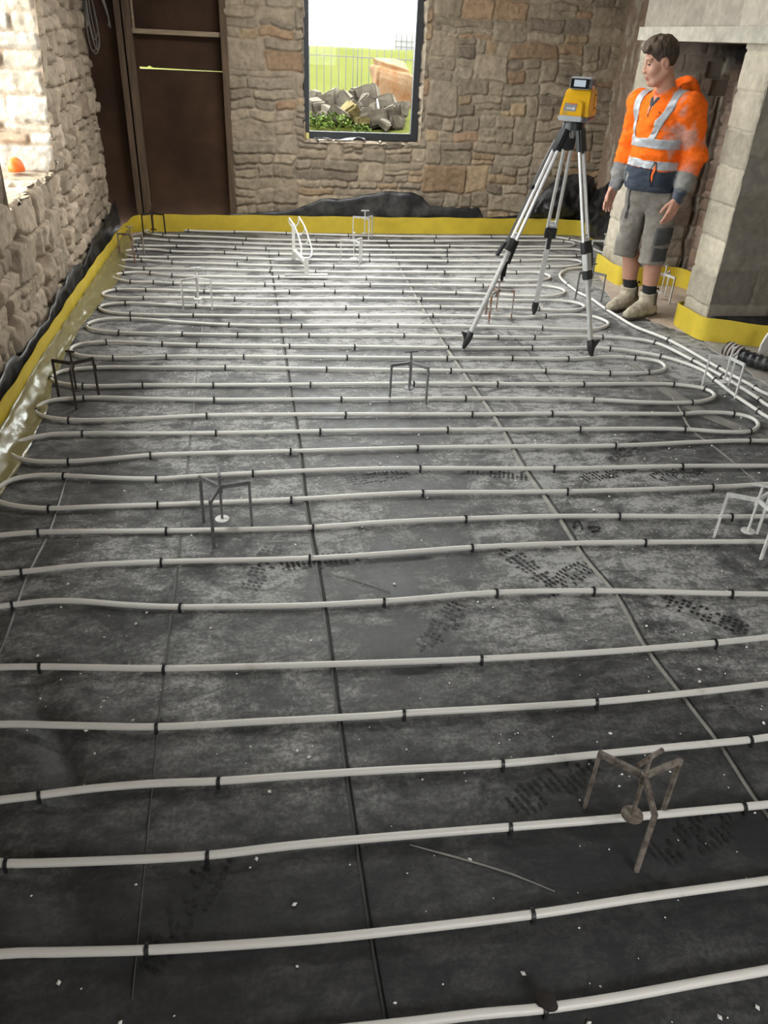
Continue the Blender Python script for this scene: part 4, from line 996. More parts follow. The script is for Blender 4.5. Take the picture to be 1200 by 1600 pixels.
front_order = ['22', '21', '20', '19', '18', '17', '16', '15', '14', '13b', '13a', '12b', '12a', '11b', '11a', '10b', '10a', '9b', '9a', '8b', '8a', '7b', '7a', '6b', '6a', '5b', '5a', '4b', '4a', '3b', '3a', '2b', '2a', '1b', '1a']
for key, cl in CLIPS.items():
    row = ROWS[key]; cl = sorted(cl) if key != 'S' else cl
    dense = catmull(row, .02)
    for i, (x, y) in enumerate(cl):
        j = min(range(len(dense)), key=lambda q_: (dense[q_][0] - x) ** 2 + (dense[q_][1] - y) ** 2)
        a, b = dense[max(0, j - 1)], dense[min(len(dense) - 1, j + 1)]
        o = clip0 if first else clip0.copy()
        if not first: COL.objects.link(o)
        first = False
        o.location = (dense[j][0], dense[j][1], .0005); o.rotation_euler = (0, 0, math.atan2(b[1] - a[1], b[0] - a[0]) + random.Random(i * 7 + len(key)).uniform(-.12, .12))
        if key == 'S': lab = 'black clip on the pipe passing under the boots, %s from its far bend' % ordw(i + 1)
        else: lab = 'black clip, %s from the left on the %s pipe run from the front' % (ordw(i + 1), ordw(front_order.index(key) + 1))
        tag(o, lab, 'pipe clip', 'black clips holding the heating pipes down')
for i, (x, y, rz, lab) in enumerate(((1.254, 2.43, 1.2, 'loose black clip lying open side down beside the long floor crease'), (1.312, 2.402, .1, 'loose black clip lying flat, further from the long floor crease'))):
    mb = MB(); pts = [(.0, .016 * math.cos(a) , .016 * math.sin(a) * 1.3) for a in np.linspace(0, math.pi, 9)]
    pts = [(0, .016, -.02)] + pts + [(0, -.016, -.02)]
    mb.tube([(p[2], p[1], .004 + (.006 if 3 < j_ < 7 else 0)) for j_, p in enumerate(pts)], .0038, 6)
    o = mb.build('pipe_clip', M['clip'], smooth=True); o.location = (x, y, .0005); o.rotation_euler = (0, 0, rz)
    tag(o, lab, 'pipe clip')
mb = MB(); rr_ = random.Random(4)
bm = bmesh.new(); bmesh.ops.create_icosphere(bm, subdivisions=3, radius=.021)
for v_ in bm.verts: v_.co *= 1 + .3 * n2(v_.co.x * 60, v_.co.y * 60 + v_.co.z * 50, 1, 6); v_.co.z *= .7
me = bpy.data.meshes.new('mud_clod'); bm.to_mesh(me); bm.free(); shade(me, True)
M['mud'] = material('dark_mud', (.022, .016, .012), .95, var=.3, bump=.5, bump_scale=90)
me.materials.append(M['mud']); o = bpy.data.objects.new('mud_clod', me); COL.objects.link(o); o.location = (.515, .728, .026)
tag(o, 'dark clod of mud stuck on the pipe run nearest the camera', 'mud')

# ------------------------------------------------------------------ screed depth markers
def marker(cx, cy, ang, hand, mat, label, hl=.036, top=.256, tilt=0, only=(0, 1, 2), disc_z=.06, dm=None, armr=None):
    t = thing('screed_marker', label, 'level marker', (cx, cy, 0), 0, 'three legged level markers on the floor')
    mb = MB(); mb.tube([(0, 0, disc_z), (0, 0, top)], .0052, 10); mb.build('stem', mat, t, smooth=True)
    mb = MB(); mb.tube([(0, 0, .172), (0, 0, .206)], .0095, 12); mb.build('collar', mat, t, smooth=True)
    mb = MB(); mb.tube([(0, 0, disc_z - .004), (0, 0, disc_z)], .026, 20); mb.build('level_disc', dm or mat, t, smooth=True)
    h = math.radians(hand); mb = MB(); mb.tube([(-hl * math.cos(h), -hl * math.sin(h), top), (hl * math.cos(h), hl * math.sin(h), top)], .0055, 10); mb.build('handle', mat, t, smooth=True)
    for i in only:
        a = math.radians(ang + 120 * i); r = .108; c, s = math.cos(a), math.sin(a)
        mb = MB(); mb.bar((.006 * c, .006 * s, .195), (r * c, r * s, .195), .009, .016); mb.bar((r * c, r * s, .202), (r * c * 1.02, r * s * 1.02, .0), .0105, .0085, (c, s, 0))
        mb.build('leg', (armr if armr and i != 0 else mat), t)
    return t
marker(-.122, 2.529, -107, 96, M['steel'], 'grey steel level marker with a pale disc, standing alone at front left', dm=M['steel_pale'])
marker(.827, 3.738, -45, 5, M['steel'], 'grey steel level marker standing in the middle of the floor')
marker(-.310, 5.366, -150, 3, M['steel_pale'], 'dusty white level marker on the bright floor left of the white stand', top=.262)
marker(-.845, 3.818, -85, 160, M['steel_dark'], 'level marker coloured as in shade by the yellow strip along the left wall', hl=.022)
marker(.905, 6.50, -73, 90, M['steel_pale'], 'dusty pale level marker just right of the white stand', hl=.02)
marker(1.13, 7.44, -78, 2, M['steel_pale'], 'level marker close against the back yellow strip below the window')
marker(1.69, 5.05, -130, 10, M['steel_rust'], 'rusty level marker between the legs of the survey tripod', armr=M['steel_rust'])
marker(-.77, 7.52, -20, 20, M['steel_dark'], 'dark level marker in the far left corner of the room', hl=.015)
marker(-.865, 6.66, -78, 8, M['steel_rust'], 'brownish level marker second back along the left strip', hl=.03)
marker(2.56, 5.52, -53, 12, M['steel'], 'level marker behind the right leg of the survey tripod', hl=.02)
marker(3.10, 6.55, 50, 20, M['steel_pale'], 'level marker behind the far block pier, near the limp black sheet', hl=.02)
marker(2.62, 3.72, -80, -30, M['steel_pale'], 'level marker straddling the pipe bundle beside the black duct', hl=.012, dm=M['steel_pale'])
marker(1.866, 2.247, -88, -25, M['steel_pale'], 'pale level marker cut off at the right edge of the front runs')
marker(3.11, 5.463, -76, 30, M['steel_pale'], 'white level marker on the brown hearth behind the worker', hl=.012)
marker(.853, 1.09, -104, 25, M['steel_mud'], 'mud covered level marker nearest the camera, with a long bent handle', hl=.042, dm=M['steel_mud'])
# white stand with a cradle of bent rods
st = thing('pipe_cradle', 'white painted stand with bent rod cradle standing among the far pipes', 'stand', (.45, 6.34, 0))
M['white_paint'] = material('chipped_white_paint', (.68, .67, .63), .5, var=.15, var_scale=20)
A0 = Vector((-.033, .227, 0)); B0_ = Vector((.034, -.23, 0))
mb = MB(); mb.bar(A0 + Vector((0, 0, .02)), A0 + Vector((0, 0, .31)), .026, .026, (0, 1, 0)); mb.build('post', M['white_paint'], st, bevel=.002)
mb = MB(); mb.bar(B0_ + Vector((0, 0, .02)), B0_ + Vector((0, 0, .155)), .034, .034, (0, 1, 0)); mb.build('post', M['white_paint'], st, bevel=.002)
mb = MB(); mb.bar(A0 + Vector((0, 0, .10)), B0_ + Vector((0, 0, .11)), .03, .03); mb.build('cross_bar', M['white_paint'], st, bevel=.002)
M['foot_bar'] = material('grey_foot_bar', (.36, .36, .35), .6, var=.2)
mb = MB(); mb.bar(B0_ + Vector((-.17, -.01, .027)), B0_ + Vector((.165, -.01, .027)), .06, .01); mb.build('foot_bar', M['foot_bar'], st, bevel=.002)
mb = MB(); mb.bar(A0 + Vector((-.16, -.02, .027)), A0 + Vector((.15, .0, .027)), .05, .01); mb.build('foot_bar', M['foot_bar'], st, bevel=.002)
rods = ([(-.064, .22, .355), (-.028, .14, .306), (-.006, .04, .254), (.006, -.09, .196), (.0, -.19, .154), (.02, -.225, .145)],
        [(.012, .22, .363), (.048, .14, .314), (.07, .04, .254), (.088, -.09, .181), (.072, -.19, .154), (.044, -.225, .145)])
rods = [catmull(r_, .012) for r_ in rods]
for r_ in rods:
    mb = MB(); mb.tube([tuple(p) for p in r_], .0062, 8); mb.build('rod', M['white_paint'], st, smooth=True)
for f_, dr in ((0, .075), (.24, .060), (.46, .055)):
    a, b = [Vector(r_[int(f_ * (len(r_) - 1))]) for r_ in rods]
    P_ = [a, a * .95 + b * .05 + Vector((0, 0, -dr * .6)), (a + b) / 2 + Vector((0, 0, -dr)), a * .05 + b * .95 + Vector((0, 0, -dr * .6)), b]
    mb = MB(); mb.tube([tuple(p) for p in catmull([tuple(p) for p in P_], .01)], .0058, 8); mb.build('hook', M['white_paint'], st, smooth=True)

# ------------------------------------------------------------------ survey tripod and laser level
M['alu'] = material('brushed_aluminium', (.72, .72, .71), .34, .75, var=.1, var_scale=14)
M['black_plastic'] = material('black_plastic', (.014, .014, .015), .42)
T = Vector((1.845, 4.56, 0)); HT = 1.238
tri = thing('survey_tripod', 'aluminium survey tripod with black head and pointed feet carrying the yellow laser', 'tripod', tuple(T))
mb = MB(); mb.tube([(T.x, T.y, HT - .012), (T.x, T.y, HT + .022)], [.062, .058], 24)
mb.tube([(T.x, T.y, HT + .02), (T.x, T.y, HT + .036)], .04, 20); keep(mb.build('head', M['black_plastic'], smooth=True), tri)
mb = MB(); mb.tube([(T.x, T.y, HT - .055), (T.x, T.y, HT - .01)], [.012, .02], 12); keep(mb.build('centre_screw', M['alu'], smooth=True), tri)
feet = [Vector((1.30, 4.44, 0)), Vector((1.985, 5.11, 0)), Vector((2.063, 4.25, 0))]
for li, Ft in enumerate(feet):
    az = (Ft - T); az.z = 0; az.normalize()
    hg = T + az * .052 + Vector((0, 0, HT - .022)); d = Ft - hg; Ln = d.length; d.normalize(); s_ = d.cross(Vector((0, 0, 1))).normalized(); nn = s_.cross(d).normalized()
    at = lambda t: hg + d * (Ln * t)
    tc = .50 if li != 2 else .49
    mb = MB(); mb.bar(at(tc - .05), at(.93), .032, .020, nn); leg = keep(mb.build('leg', M['alu'], bevel=.004), tri)
    for sg in (-1, 1):
        mb = MB(); mb.tube([tuple(at(.02) + s_ * (.019 * sg)), tuple(at(tc) + s_ * (.025 * sg))], .0105, 10); mb.build('rail', M['alu'], leg, smooth=True)
    mb = MB(); mb.bar(at(tc - .065), at(tc - .055), .06, .012, nn); mb.build('stop', M['alu'], leg)
    # hinge block
    mb = MB(); mb.bar(at(-.015), at(.085), .066, .034, nn); mb.build('hinge', M['black_plastic'], leg, bevel=.008)
    mb = MB(); mb.bar(at(tc - .035), at(tc + .02), .072, .038, nn); mb.build('clamp', M['black_plastic'], leg, bevel=.005)
    if li == 2:
        mb = MB(); mb.bar(at(tc + .015), at(tc + .095), .052, .034, nn); mb.build('clamp_sleeve', M['alu'], leg, bevel=.004)
        mb = MB(); mb.bar(at(tc + .095), at(tc + .135), .056, .038, nn); mb.build('clamp', M['black_plastic'], leg, bevel=.004)
        P_ = [at(tc - .02) + s_ * .036, at(tc - .01) + s_ * .055, at(tc + .05) + s_ * .058, at(tc + .09) + s_ * .05]
        if (P_[1] - at(tc)).x < 0: P_ = [p - 2 * s_ * s_.dot(p - at(0)) for p in P_]
        mb = MB(); mb.tube([tuple(p) for p in catmull([tuple(p) for p in P_], .01)], .006, 8); mb.build('lever', M['black_plastic'], leg, smooth=True)
    else:
        mb = MB(); mb.bar(at(tc - .03) - nn * .026, at(tc + .07) - nn * .034, .024, .012, nn); mb.build('lever', M['black_plastic'], leg, bevel=.003)
    if li == 0:
        off = Vector((-.03, -.006, .022))
        P_ = [at(.05) + off * .9, at(.18) + off * 1.1, at(.34) + off, at(.46) + off * 1.1, at(.52) + off * 1.2]
        mb = MB(); mb.ribbon([tuple(p) for p in catmull([tuple(p) for p in P_], .03)], .011, normal=tuple((off.normalized())), th=.003); sb = mb.build('strap', M['black_plastic'], leg, smooth=True)
        mb = MB(); mb.bar(at(.245) + off * 1.1, at(.262) + off * 1.1, .03, .02, nn); mb.build('buckle', M['black_plastic'], leg, bevel=.003)
        mb = MB()
        for q_, (a_, b_, w_) in enumerate(((.50, .57, .03), (.56, .62, .022), (.585, .64, .018))):
            mb.bar(at(a_) + off * (1.3 if q_ == 0 else -.6) + s_ * .01 * q_, at(b_) + off * (1.7 if q_ == 0 else -1.2), w_, .016, nn)
        mb.build('strap_end', M['black_plastic'], leg, bevel=.004)
    mb = MB(); mb.tube([tuple(at(.905)), tuple(at(.925)), tuple(at(.95)), tuple(at(.985)), tuple(at(.99))], [.019, .024, .022, .010, .006], 14)
    mb.build('foot', M['black_plastic'], leg, smooth=True)
    mb = MB(); mb.tube([tuple(at(.985)), tuple(at(1.0))], [.0055, .002], 8); mb.build('spike', M['alu'], leg, smooth=True)
    if li != 1:
        wing = az if li == 0 else Vector((.9, -.3, 0))
        wing = (wing - d * wing.dot(d)).normalized(); sgn = Vector((-1, 0, 0)) if li == 0 else Vector((1, 0, 0))
        p0 = at(.915); p1 = p0 + sgn * .055 + Vector((0, 0, .014)); p2 = at(.955) + sgn * .008
        mb = MB(); q0 = Vector((0, .012, 0))
        mb.add([p0 - q0, p1 - q0, p2 - q0, p0 + q0, p1 + q0, p2 + q0], [(0, 1, 2), (5, 4, 3), (0, 3, 4, 1), (1, 4, 5, 2), (2, 5, 3, 0)]); mb.build('step_plate', M['black_plastic'], leg)

M['laser_yellow'] = material('laser_yellow', (.74, .40, .008), .38, var=.06, var_scale=10)
M['laser_grey'] = material('laser_grey', (.17, .175, .19), .45)
M['silver'] = material('silver_trim', (.42, .43, .45), .38, .4)
M['screen'] = material('display', (.40, .47, .53), .2, emit=((.62, .70, .78), .08))
M['dark_glass'] = material('dark_glass', (.012, .012, .014), .08)
M['sticker'] = material('grey_sticker', (.26, .25, .26), .4)
M['sticker_red'] = material('red_sticker', (.55, .12, .06), .4)
M['sticker_white'] = material('white_sticker', (.75, .74, .72), .4)
lz = thing('laser_level', 'yellow rotating laser level with a small display, sitting on the survey tripod', 'laser level', (T.x + .015, T.y, HT + .036), math.radians(-33))
mb = MB(); mb.box((0, .0, .012), (.165, .225, .024)); mb.build('base', M['laser_grey'], lz, bevel=.008)
prof_ = [(-.112, .022), (-.108, .05), (-.085, .105), (-.068, .138), (-.05, .15), (.098, .152), (.105, .145), (.110, .022)]
V = [(-.08 + .012 * (z - .022) / .13, y, z) for y, z in prof_] + [(.08 - .012 * (z - .022) / .13, y, z) for y, z in prof_]
n_ = len(prof_)
mb = MB(); mb.add(V, [tuple(range(n_)), tuple(range(2 * n_ - 1, n_ - 1, -1))] + [(i, i + n_, (i + 1) % n_ + n_, (i + 1) % n_) for i in range(n_)])
mb.build('housing', M['laser_yellow'], lz, bevel=.010, seg=3, smooth=True, angle=35)
# rounded front battery bulge
arch = []
for a in np.linspace(0, math.pi, 15): arch.append((.058 * math.cos(a) * (1 if abs(math.cos(a)) < .99 else 1), .072 + .036 * math.sin(a) ** .7))
arch = [(.062, .026)] + arch + [(-.062, .026)]
m_ = len(arch); V = [(x - .012, -.136 + (z - .026) * .42, z * .96) for x, z in arch] + [(x - .010, -.06, z) for x, z in arch]
mb = MB(); mb.add(V, [tuple(range(m_)), tuple(range(2 * m_ - 1, m_ - 1, -1))] + [(i, i + m_, (i + 1) % m_ + m_, (i + 1) % m_) for i in range(m_)])
mb.build('battery_cover', M['laser_yellow'], lz, bevel=.006, seg=2, smooth=True, angle=35)
mb = MB(); mb.box((-.012, -.098, .014), (.132, .09, .026)); mb.build('front_base', M['silver'], lz, bevel=.006)
fr = lambda x, z, o=.0012: (x - .012, -.136 + (z / .96 - .026) * .42 - o, z)
def facepatch(x0, x1, z0, z1, mat, nm, o=.0015, skew=0):
    mb = MB(); mb.add([fr(x0, z0, o), fr(x1, z0, o), fr(x1 + skew, z1, o), fr(x0 + skew, z1, o), fr(x0, z0, -.003), fr(x1, z0, -.003), fr(x1 + skew, z1, -.003), fr(x0 + skew, z1, -.003)],
            [(0, 1, 2, 3), (7, 6, 5, 4), (0, 4, 5, 1), (1, 5, 6, 2), (2, 6, 7, 3), (3, 7, 4, 0)]); return mb.build(nm, mat, lz)
facepatch(-.046, .020, .048, .086, M['sticker'], 'sticker', .0015, .004)
facepatch(-.022, .024, .081, .086, M['sticker_red'], 'sticker_stripe', .0022, .001)
facepatch(-.030, .012, .060, .064, M['sticker_white'], 'sticker_mark', .0022)
facepatch(.004, .014, .056, .067, M['sticker_white'], 'sticker_mark', .0024)
for i in range(3): facepatch(-.048, -.020, .032 + .005 * i, .0335 + .005 * i, M['laser_grey'], 'groove', .001)
mb = MB(); mb.box((0, .005, .176), (.118, .118, .056)); mb.build('laser_head', M['laser_grey'], lz, bevel=.010, seg=3)
mb = MB(); mb.box((0, .005, .203), (.112, .112, .010)); mb.build('head_cap', M['silver'], lz, bevel=.004)
mb = MB(); mb.box((-.002, -.054, .178), (.098, .006, .046)); mb.build('display_surround', M['dark_glass'], lz, bevel=.002)
mb = MB(); mb.box((-.002, -.0575, .179), (.062, .002, .032)); mb.build('display', M['screen'], lz)
mb = MB(); mb.box((.059, .005, .176), (.004, .086, .040)); mb.build('beam_window', M['dark_glass'], lz, bevel=.001)
mb = MB(); mb.tube([(.0775, -.055, .03), (.083, -.055, .03)], .006, 10); mb.tube([(.0775, -.055, .052), (.083, -.055, .03)], .004, 8); mb.build('hook', M['laser_yellow'], lz, smooth=True)
for z in (.06, .125):
    mb = MB(); mb.tube([(.070 + (.145 - z) * .08, .055, z), (.0745 + (.145 - z) * .08, .055, z)], .005, 10); mb.build('screw', M['dark_glass'], lz, smooth=True)
mb = MB(); mb.bar((.0785, .018, .045), (.0715, .042, .125), .004, .004, (1, 0, 0)); mb.build('side_rib', M['laser_yellow'], lz)

# ------------------------------------------------------------------ duct, torn board, cables, scraps
du = thing('corrugated_duct', 'thick black corrugated duct with grey dusty end rings beside the pier', 'duct', (2.98, 4.1, 0))
path = catmull([(2.915, 4.21, .072), (2.955, 4.13, .062), (3.01, 4.05, .052), (3.10, 3.95, .050), (3.3, 3.80, .048), (3.7, 3.62, .048)], .006)
radii = [.043 + .0035 * math.sin(i * .9) for i in range(len(path))]
mb = MB(); mb.tube([tuple(p) for p in path], radii, 18); keep(mb.build('hose', M['black_sheet'], smooth=True), du)
M['ring'] = material('dusty_ring', (.36, .31, .28), .85, var=.25)
for i in range(4):
    p0, p1 = Vector(path[3 + i * 4]), Vector(path[5 + i * 4]); mb = MB(); mb.tube([tuple(p0), tuple(p1)], .051, 18); keep(mb.build('end_ring', M['ring'], smooth=True), du)
M['white_card'] = material('white_torn_board', (.80, .79, .72), .7, var=.06)
out_ = [(0.0, 0.0), (.022, .03), (.028, .09), (.010, .15), (-.008, .185), (-.028, .196), (-.05, .15), (-.055, .10), (-.045, .05), (-.018, .015)]
mb = MB(); V = [(x, .006 * math.sin(z * 30), z) for x, z in out_] + [(x, .012 + .006 * math.sin(z * 30), z) for x, z in out_]; n_ = len(out_)
mb.add(V, [tuple(range(n_)), tuple(range(2 * n_ - 1, n_ - 1, -1))] + [(i, i + n_, (i + 1) % n_ + n_, (i + 1) % n_) for i in range(n_)])
o = mb.build('torn_board', M['white_card'], bevel=.002); o.location = (3.165, 4.18, .006); o.rotation_euler = (.1, 0, .2); tag(o, 'torn white pointed scrap of board standing by the black duct', 'scrap')
M['cable'] = material('grey_cable', (.16, .145, .13), .6)
cb = thing('cable_bundle', 'tangle of grey electric cables hanging in the corner above the left wall', 'cables', (-1.06, 7.72, 1.8))
for i, pts in enumerate(([(-1.13, 1.9), (-1.145, 1.62), (-1.13, 1.45), (-1.10, 1.40), (-1.065, 1.46), (-1.075, 1.7), (-1.09, 1.9)], [(-1.12, 1.9), (-1.11, 1.6), (-1.09, 1.5), (-1.06, 1.56), (-1.08, 1.8), (-1.10, 1.95)],
                         [(-1.10, 1.95), (-1.12, 1.66), (-1.08, 1.43), (-1.055, 1.5), (-1.06, 1.62)], [(-1.06, 1.95), (-1.0, 1.8), (-.96, 1.66), (-.955, 1.59), (-.965, 1.6)], [(-1.02, 1.95), (-.98, 1.77), (-.965, 1.64), (-.975, 1.6)], [(-1.1, 1.95), (-1.02, 1.84), (-.97, 1.72), (-.962, 1.65)],
                         [(-1.115, 1.9), (-1.135, 1.55), (-1.115, 1.42), (-1.085, 1.44), (-1.1, 1.75), (-1.07, 1.95)])):
    P_ = catmull([(x, 7.70 - .012 * (i % 4) - .02 * math.sin(j), z) for j, (x, z) in enumerate(pts)], .02)
    mb = MB(); mb.tube([tuple(p) for p in P_], .005, 6); keep(mb.build('cable', M['cable'], smooth=True), cb)
M['orange'] = material('orange_plastic', (.85, .16, .02), .5)
bm = bmesh.new(); bmesh.ops.create_icosphere(bm, subdivisions=3, radius=1)
for v_ in bm.verts:
    c_ = v_.co; k_ = 1 + .18 * n2(c_.x * 1.5 + c_.z, c_.y * 1.5, 1, 9); c_ *= k_; c_.x *= .05; c_.y *= .05; c_.z = max(c_.z * .06, -.02)
me = bpy.data.meshes.new('orange_bag'); bm.to_mesh(me); bm.free(); shade(me, True); me.materials.append(M['orange'])
o = bpy.data.objects.new('orange_bag', me); COL.objects.link(o); o.location = (-1.36, 5.57, .825); tag(o, 'crumpled orange object on the bright sill of the left window', 'scrap')
M['cloth'] = material('grey_scrap', (.42, .42, .42), .6)
def scrap(u, v):
    x = .70 + u * .47; return (x, 7.80 + .07 * v, .806 + .010 * n2(u * 3, v * 2, 1.5, 61) + .022 * math.exp(-((u - .86) / .08) ** 2) * (1 - v) + .004 * math.sin(u * 9))
cloth_grid('plastic_scrap', scrap, 40, 8, M['cloth'], 'crumpled pale plastic scrap on the ledge under the dark framed window', 'scrap', .002)
mb = MB(); mb.box((0, 0, .022), (.03, .04, .05)); M['packer'] = material('yellow_packer', (.6, .55, .2), .6)
o = mb.build('yellow_packer', M['packer'], bevel=.004); o.location = (.64, 7.84, .80); tag(o, 'small yellow packer in the left corner of the back window ledge', 'packer')

# plaster crumbs and boot marks on the floor
rc_ = random.Random(77); mb = MB()
for i in range(2000):
    x = rc_.uniform(-.7, 2.9); y = rc_.uniform(.55, 4.6) if rc_.random() < .8 else rc_.uniform(4, 7)
    if rc_.random() > .45 + .4 * min(1, max(0, x / 1.6)): continue
    s_ = rc_.choice((.0016, .002, .002, .0025, .0032, .005)); a = rc_.uniform(0, 6.3); c, s2 = math.cos(a), math.sin(a)
    z0 = .002; b_ = len(mb.v)
    mb.v += [(x + s_ * 1.5 * c, y + s_ * 1.5 * s2, z0), (x - s_ * s2, y + s_ * c, z0), (x - s_ * 1.3 * c, y - s_ * 1.3 * s2, z0), (x + s_ * s2, y - s_ * c, z0), (x, y, z0 + s_ * 1.1)]
    mb.f += [(b_, b_ + 1, b_ + 4), (b_ + 1, b_ + 2, b_ + 4), (b_ + 2, b_ + 3, b_ + 4), (b_ + 3, b_, b_ + 4)]
M['crumb'] = material('plaster_crumb', (.74, .72, .67), .9)
o = mb.build('plaster_crumbs', M['crumb']); o['kind'] = 'stuff'; tag(o, 'white plaster crumbs scattered over the black membrane', 'crumbs')
PRINTS = [(0.529, 2.905, .2), (0.016, 2.29, 1.2), (1.081, 2.098, .6), (0.96, 2.2, 2.0), (0.999, 1.048, .25), (0.722, 1.246, .4), (-0.19, 1.035, 1.0), (1.48, 1.853, 2.4), (1.562, 2.843, .3), (1.887, 2.815, .2), (0.576, 1.89, .9), (1.07, 2.887, 2.8), (.22, 2.3, .1), (1.75, 3.05, .7)]
mb = MB(); rp = random.Random(3)
for px_, py_, a in PRINTS:
    ca, sa = math.cos(a), math.sin(a)
    for i in range(15):
        for j in range(4):
            f_ = (i - 7) / 7 * .135; w_ = .046 * (1 - .35 * abs(f_ / .135) ** 3) * (.8 if -.06 < f_ < -.01 else 1)
            if rp.random() < .28: continue
            l_ = (j - 1.5) / 2 * w_ * 1.05; hl, hw_ = .0068 * rp.uniform(.6, 1.1), w_ * .21 * rp.uniform(.7, 1.1)
            p_ = [(f_ - hl, l_ - hw_), (f_ + hl * .7, l_ - hw_ * .8), (f_ + hl, l_ + hw_), (f_ - hl * .8, l_ + hw_ * .9)]
            b_ = len(mb.v); mb.v += [(px_ + x * ca - y * sa, py_ + x * sa + y * ca, .0016) for x, y in p_]; mb.f.append((b_, b_ + 1, b_ + 2, b_ + 3))
M['print'] = material('boot_mark', (.014, .014, .014), .5)
mb.build('boot_marks', M['print'], floor)

# ------------------------------------------------------------------ outside the window
M['grass'] = material('grass', (.036, .040, .006), .9, spec=.03, var=.4, var_scale=3, col2=(.046, .047, .010), lo=.4, hi=.7)
M['yard'] = material('yard_gravel', (.42, .40, .36), .95, var=.3, var_scale=4)
gx = np.linspace(-6, 9, 76); gy = np.linspace(8.1, 22, 90); X, Y = np.meshgrid(gx, gy)
Z = np.interp(Y, [8.1, 8.5, 9.0, 10.0, 10.6, 11.2, 13.0, 15, 22], [.45, .60, .72, .88, .95, 1.0, 1.46, 1.40, 1.35]) + .03 * noise2(X, Y, 1.5, 81) + .015 * noise2(X, Y, 5, 82)
k = np.arange(X.size).reshape(X.shape); q = np.stack([k[:-1, :-1], k[:-1, 1:], k[1:, 1:], k[1:, :-1]], -1).reshape(-1, 4)
struct(fast_mesh('ground_grass_bank', np.stack([X, Y, Z], -1).reshape(-1, 3), q, M['grass'], None, True), 'bright grass bank rising outside the back window')
mb = MB(); mb.box((-6, 4, .2), (8.4, 14, .1)); struct(mb.build('ground_yard', M['yard']), 'yard ground outside the left wall')
M['rock'] = material('rubble_rock', (.070, .060, .047), .9, spec=.08, var=.3, var_scale=9, bump=.4, bump_scale=20)
M['rock_y'] = material('ochre_rock', (.095, .075, .033), .9, spec=.08, var=.3, var_scale=9, bump=.4, bump_scale=20)
M['rock_o'] = material('orange_rock', (.10, .047, .02), .95, spec=.08, var=.35, var_scale=7, col2=(.12, .082, .05), bump=.6, bump_scale=16)
def rock(name, c, sx, sy, sz, seed, mat, rot=0, sub=3):
    r = random.Random(seed); bm = bmesh.new()
    bmesh.ops.create_cube(bm, size=1)
    for v_ in bm.verts: v_.co += Vector((r.uniform(-.16, .16), r.uniform(-.16, .16), r.uniform(-.16, .16)))
    bmesh.ops.bevel(bm, geom=bm.edges[:], offset=.12, segments=2, affect='EDGES')
    bmesh.ops.subdivide_edges(bm, edges=bm.edges[:], cuts=2, use_grid_fill=True)
    for v_ in bm.verts:
        p = v_.co; k_ = n2(p.x * 2 + seed, p.y * 2 + p.z * 3, 1.4, seed); v_.co = p * (1 + .07 * k_)
        v_.co.x *= sx; v_.co.y *= sy; v_.co.z *= sz
    me = bpy.data.meshes.new(name); bm.to_mesh(me); bm.free(); shade(me, False); me.materials.append(mat)
    o = bpy.data.objects.new(name, me); COL.objects.link(o); o.location = c; o.rotation_euler = (r.uniform(-.2, .2), rot, r.uniform(-.6, .6)); return o
rk = sorted(enumerate(ROCKS), key=lambda e: -e[1][2])
rows_ = [sorted(rk[:6], key=lambda e: e[1][0]), sorted(rk[6:13], key=lambda e: e[1][0]), sorted(rk[13:], key=lambda e: e[1][0])]
for rn, (rw2, word) in enumerate(zip(rows_, ('top', 'middle', 'bottom'))):
    for i, (idx, (x, y, z, w, h)) in enumerate(rw2):
        r = random.Random(idx); tl = .75 if idx in (10, 5) else r.uniform(-.5, .5)
        o = rock('rubble_stone', (x, y, z), w * .92, .16, h * .95, idx + 3, M['rock_y'] if idx in (10, 17) else M['rock'], tl)
        tag(o, '%s rubble block, %s from the left in the %s row outside the window' % ('ochre' if idx in (10, 17) else 'grey', ordw(i + 1), word), 'stone', 'rubble heap outside the back window')
o = rock('masonry_stub', (1.84, 10.25, 1.12), .44, .45, .50, 91, M['rock_o']); o.rotation_euler = (0, .05, .1)
o.modifiers.new('s', 'SUBSURF').levels = 1; o.modifiers['s'].render_levels = 1
for v_ in o.data.vertices: v_.co *= 1 + .16 * n2(v_.co.x * 9, v_.co.z * 9 + v_.co.y * 7, 1, 17)
tag(o, 'orange brown broken masonry lump behind the rubble heap outside the window', 'masonry')
M['rail'] = material('fence_rail', (.06, .058, .045), .6)
fe = thing('fence', 'thin metal railings on the grass bank outside the back window', 'fence', (1.4, 10.6, .95))
BARS = [0.55, 0.64, 0.725, 0.81, 0.895] + [0.981, 1.068, 1.153, 1.242, 1.328, 1.414, 1.467, 1.518, 1.607, 1.699, 1.786, 1.876, 1.96] + [2.05, 2.14]
for x in BARS:
    mb = MB(); mb.tube([(x, 10.6, .93), (x, 10.6, 1.50)], .006 if x != 1.467 else .008, 6); keep(mb.build('bar', M['rail'], smooth=True), fe)
mb = MB(); mb.bar((.4, 10.6, 1.408), (2.3, 10.6, 1.395), .012, .012); keep(mb.build('rail', M['rail']), fe)
mb = MB(); mb.bar((.4, 10.6, .985), (2.3, 10.6, .985), .012, .012); keep(mb.build('rail', M['rail']), fe)
M['white_wall'] = material('white_render', (.2, .2, .2), .9)
b_ = thing('building', 'white gate pillar with lattice panel far behind the railings', 'building', (2.95, 15, 1.2))
mb = MB(); mb.box((2.98, 15.2, 1.52), (.55, .3, .9)); keep(mb.build('wall', M['white_wall']), b_)
for i in range(5):
    mb = MB(); mb.bar((2.70, 15.0, 1.25 + .08 * i), (3.2, 15.0, 1.25 + .08 * i), .012, .012); keep(mb.build('lattice_bar', M['rail']), b_)
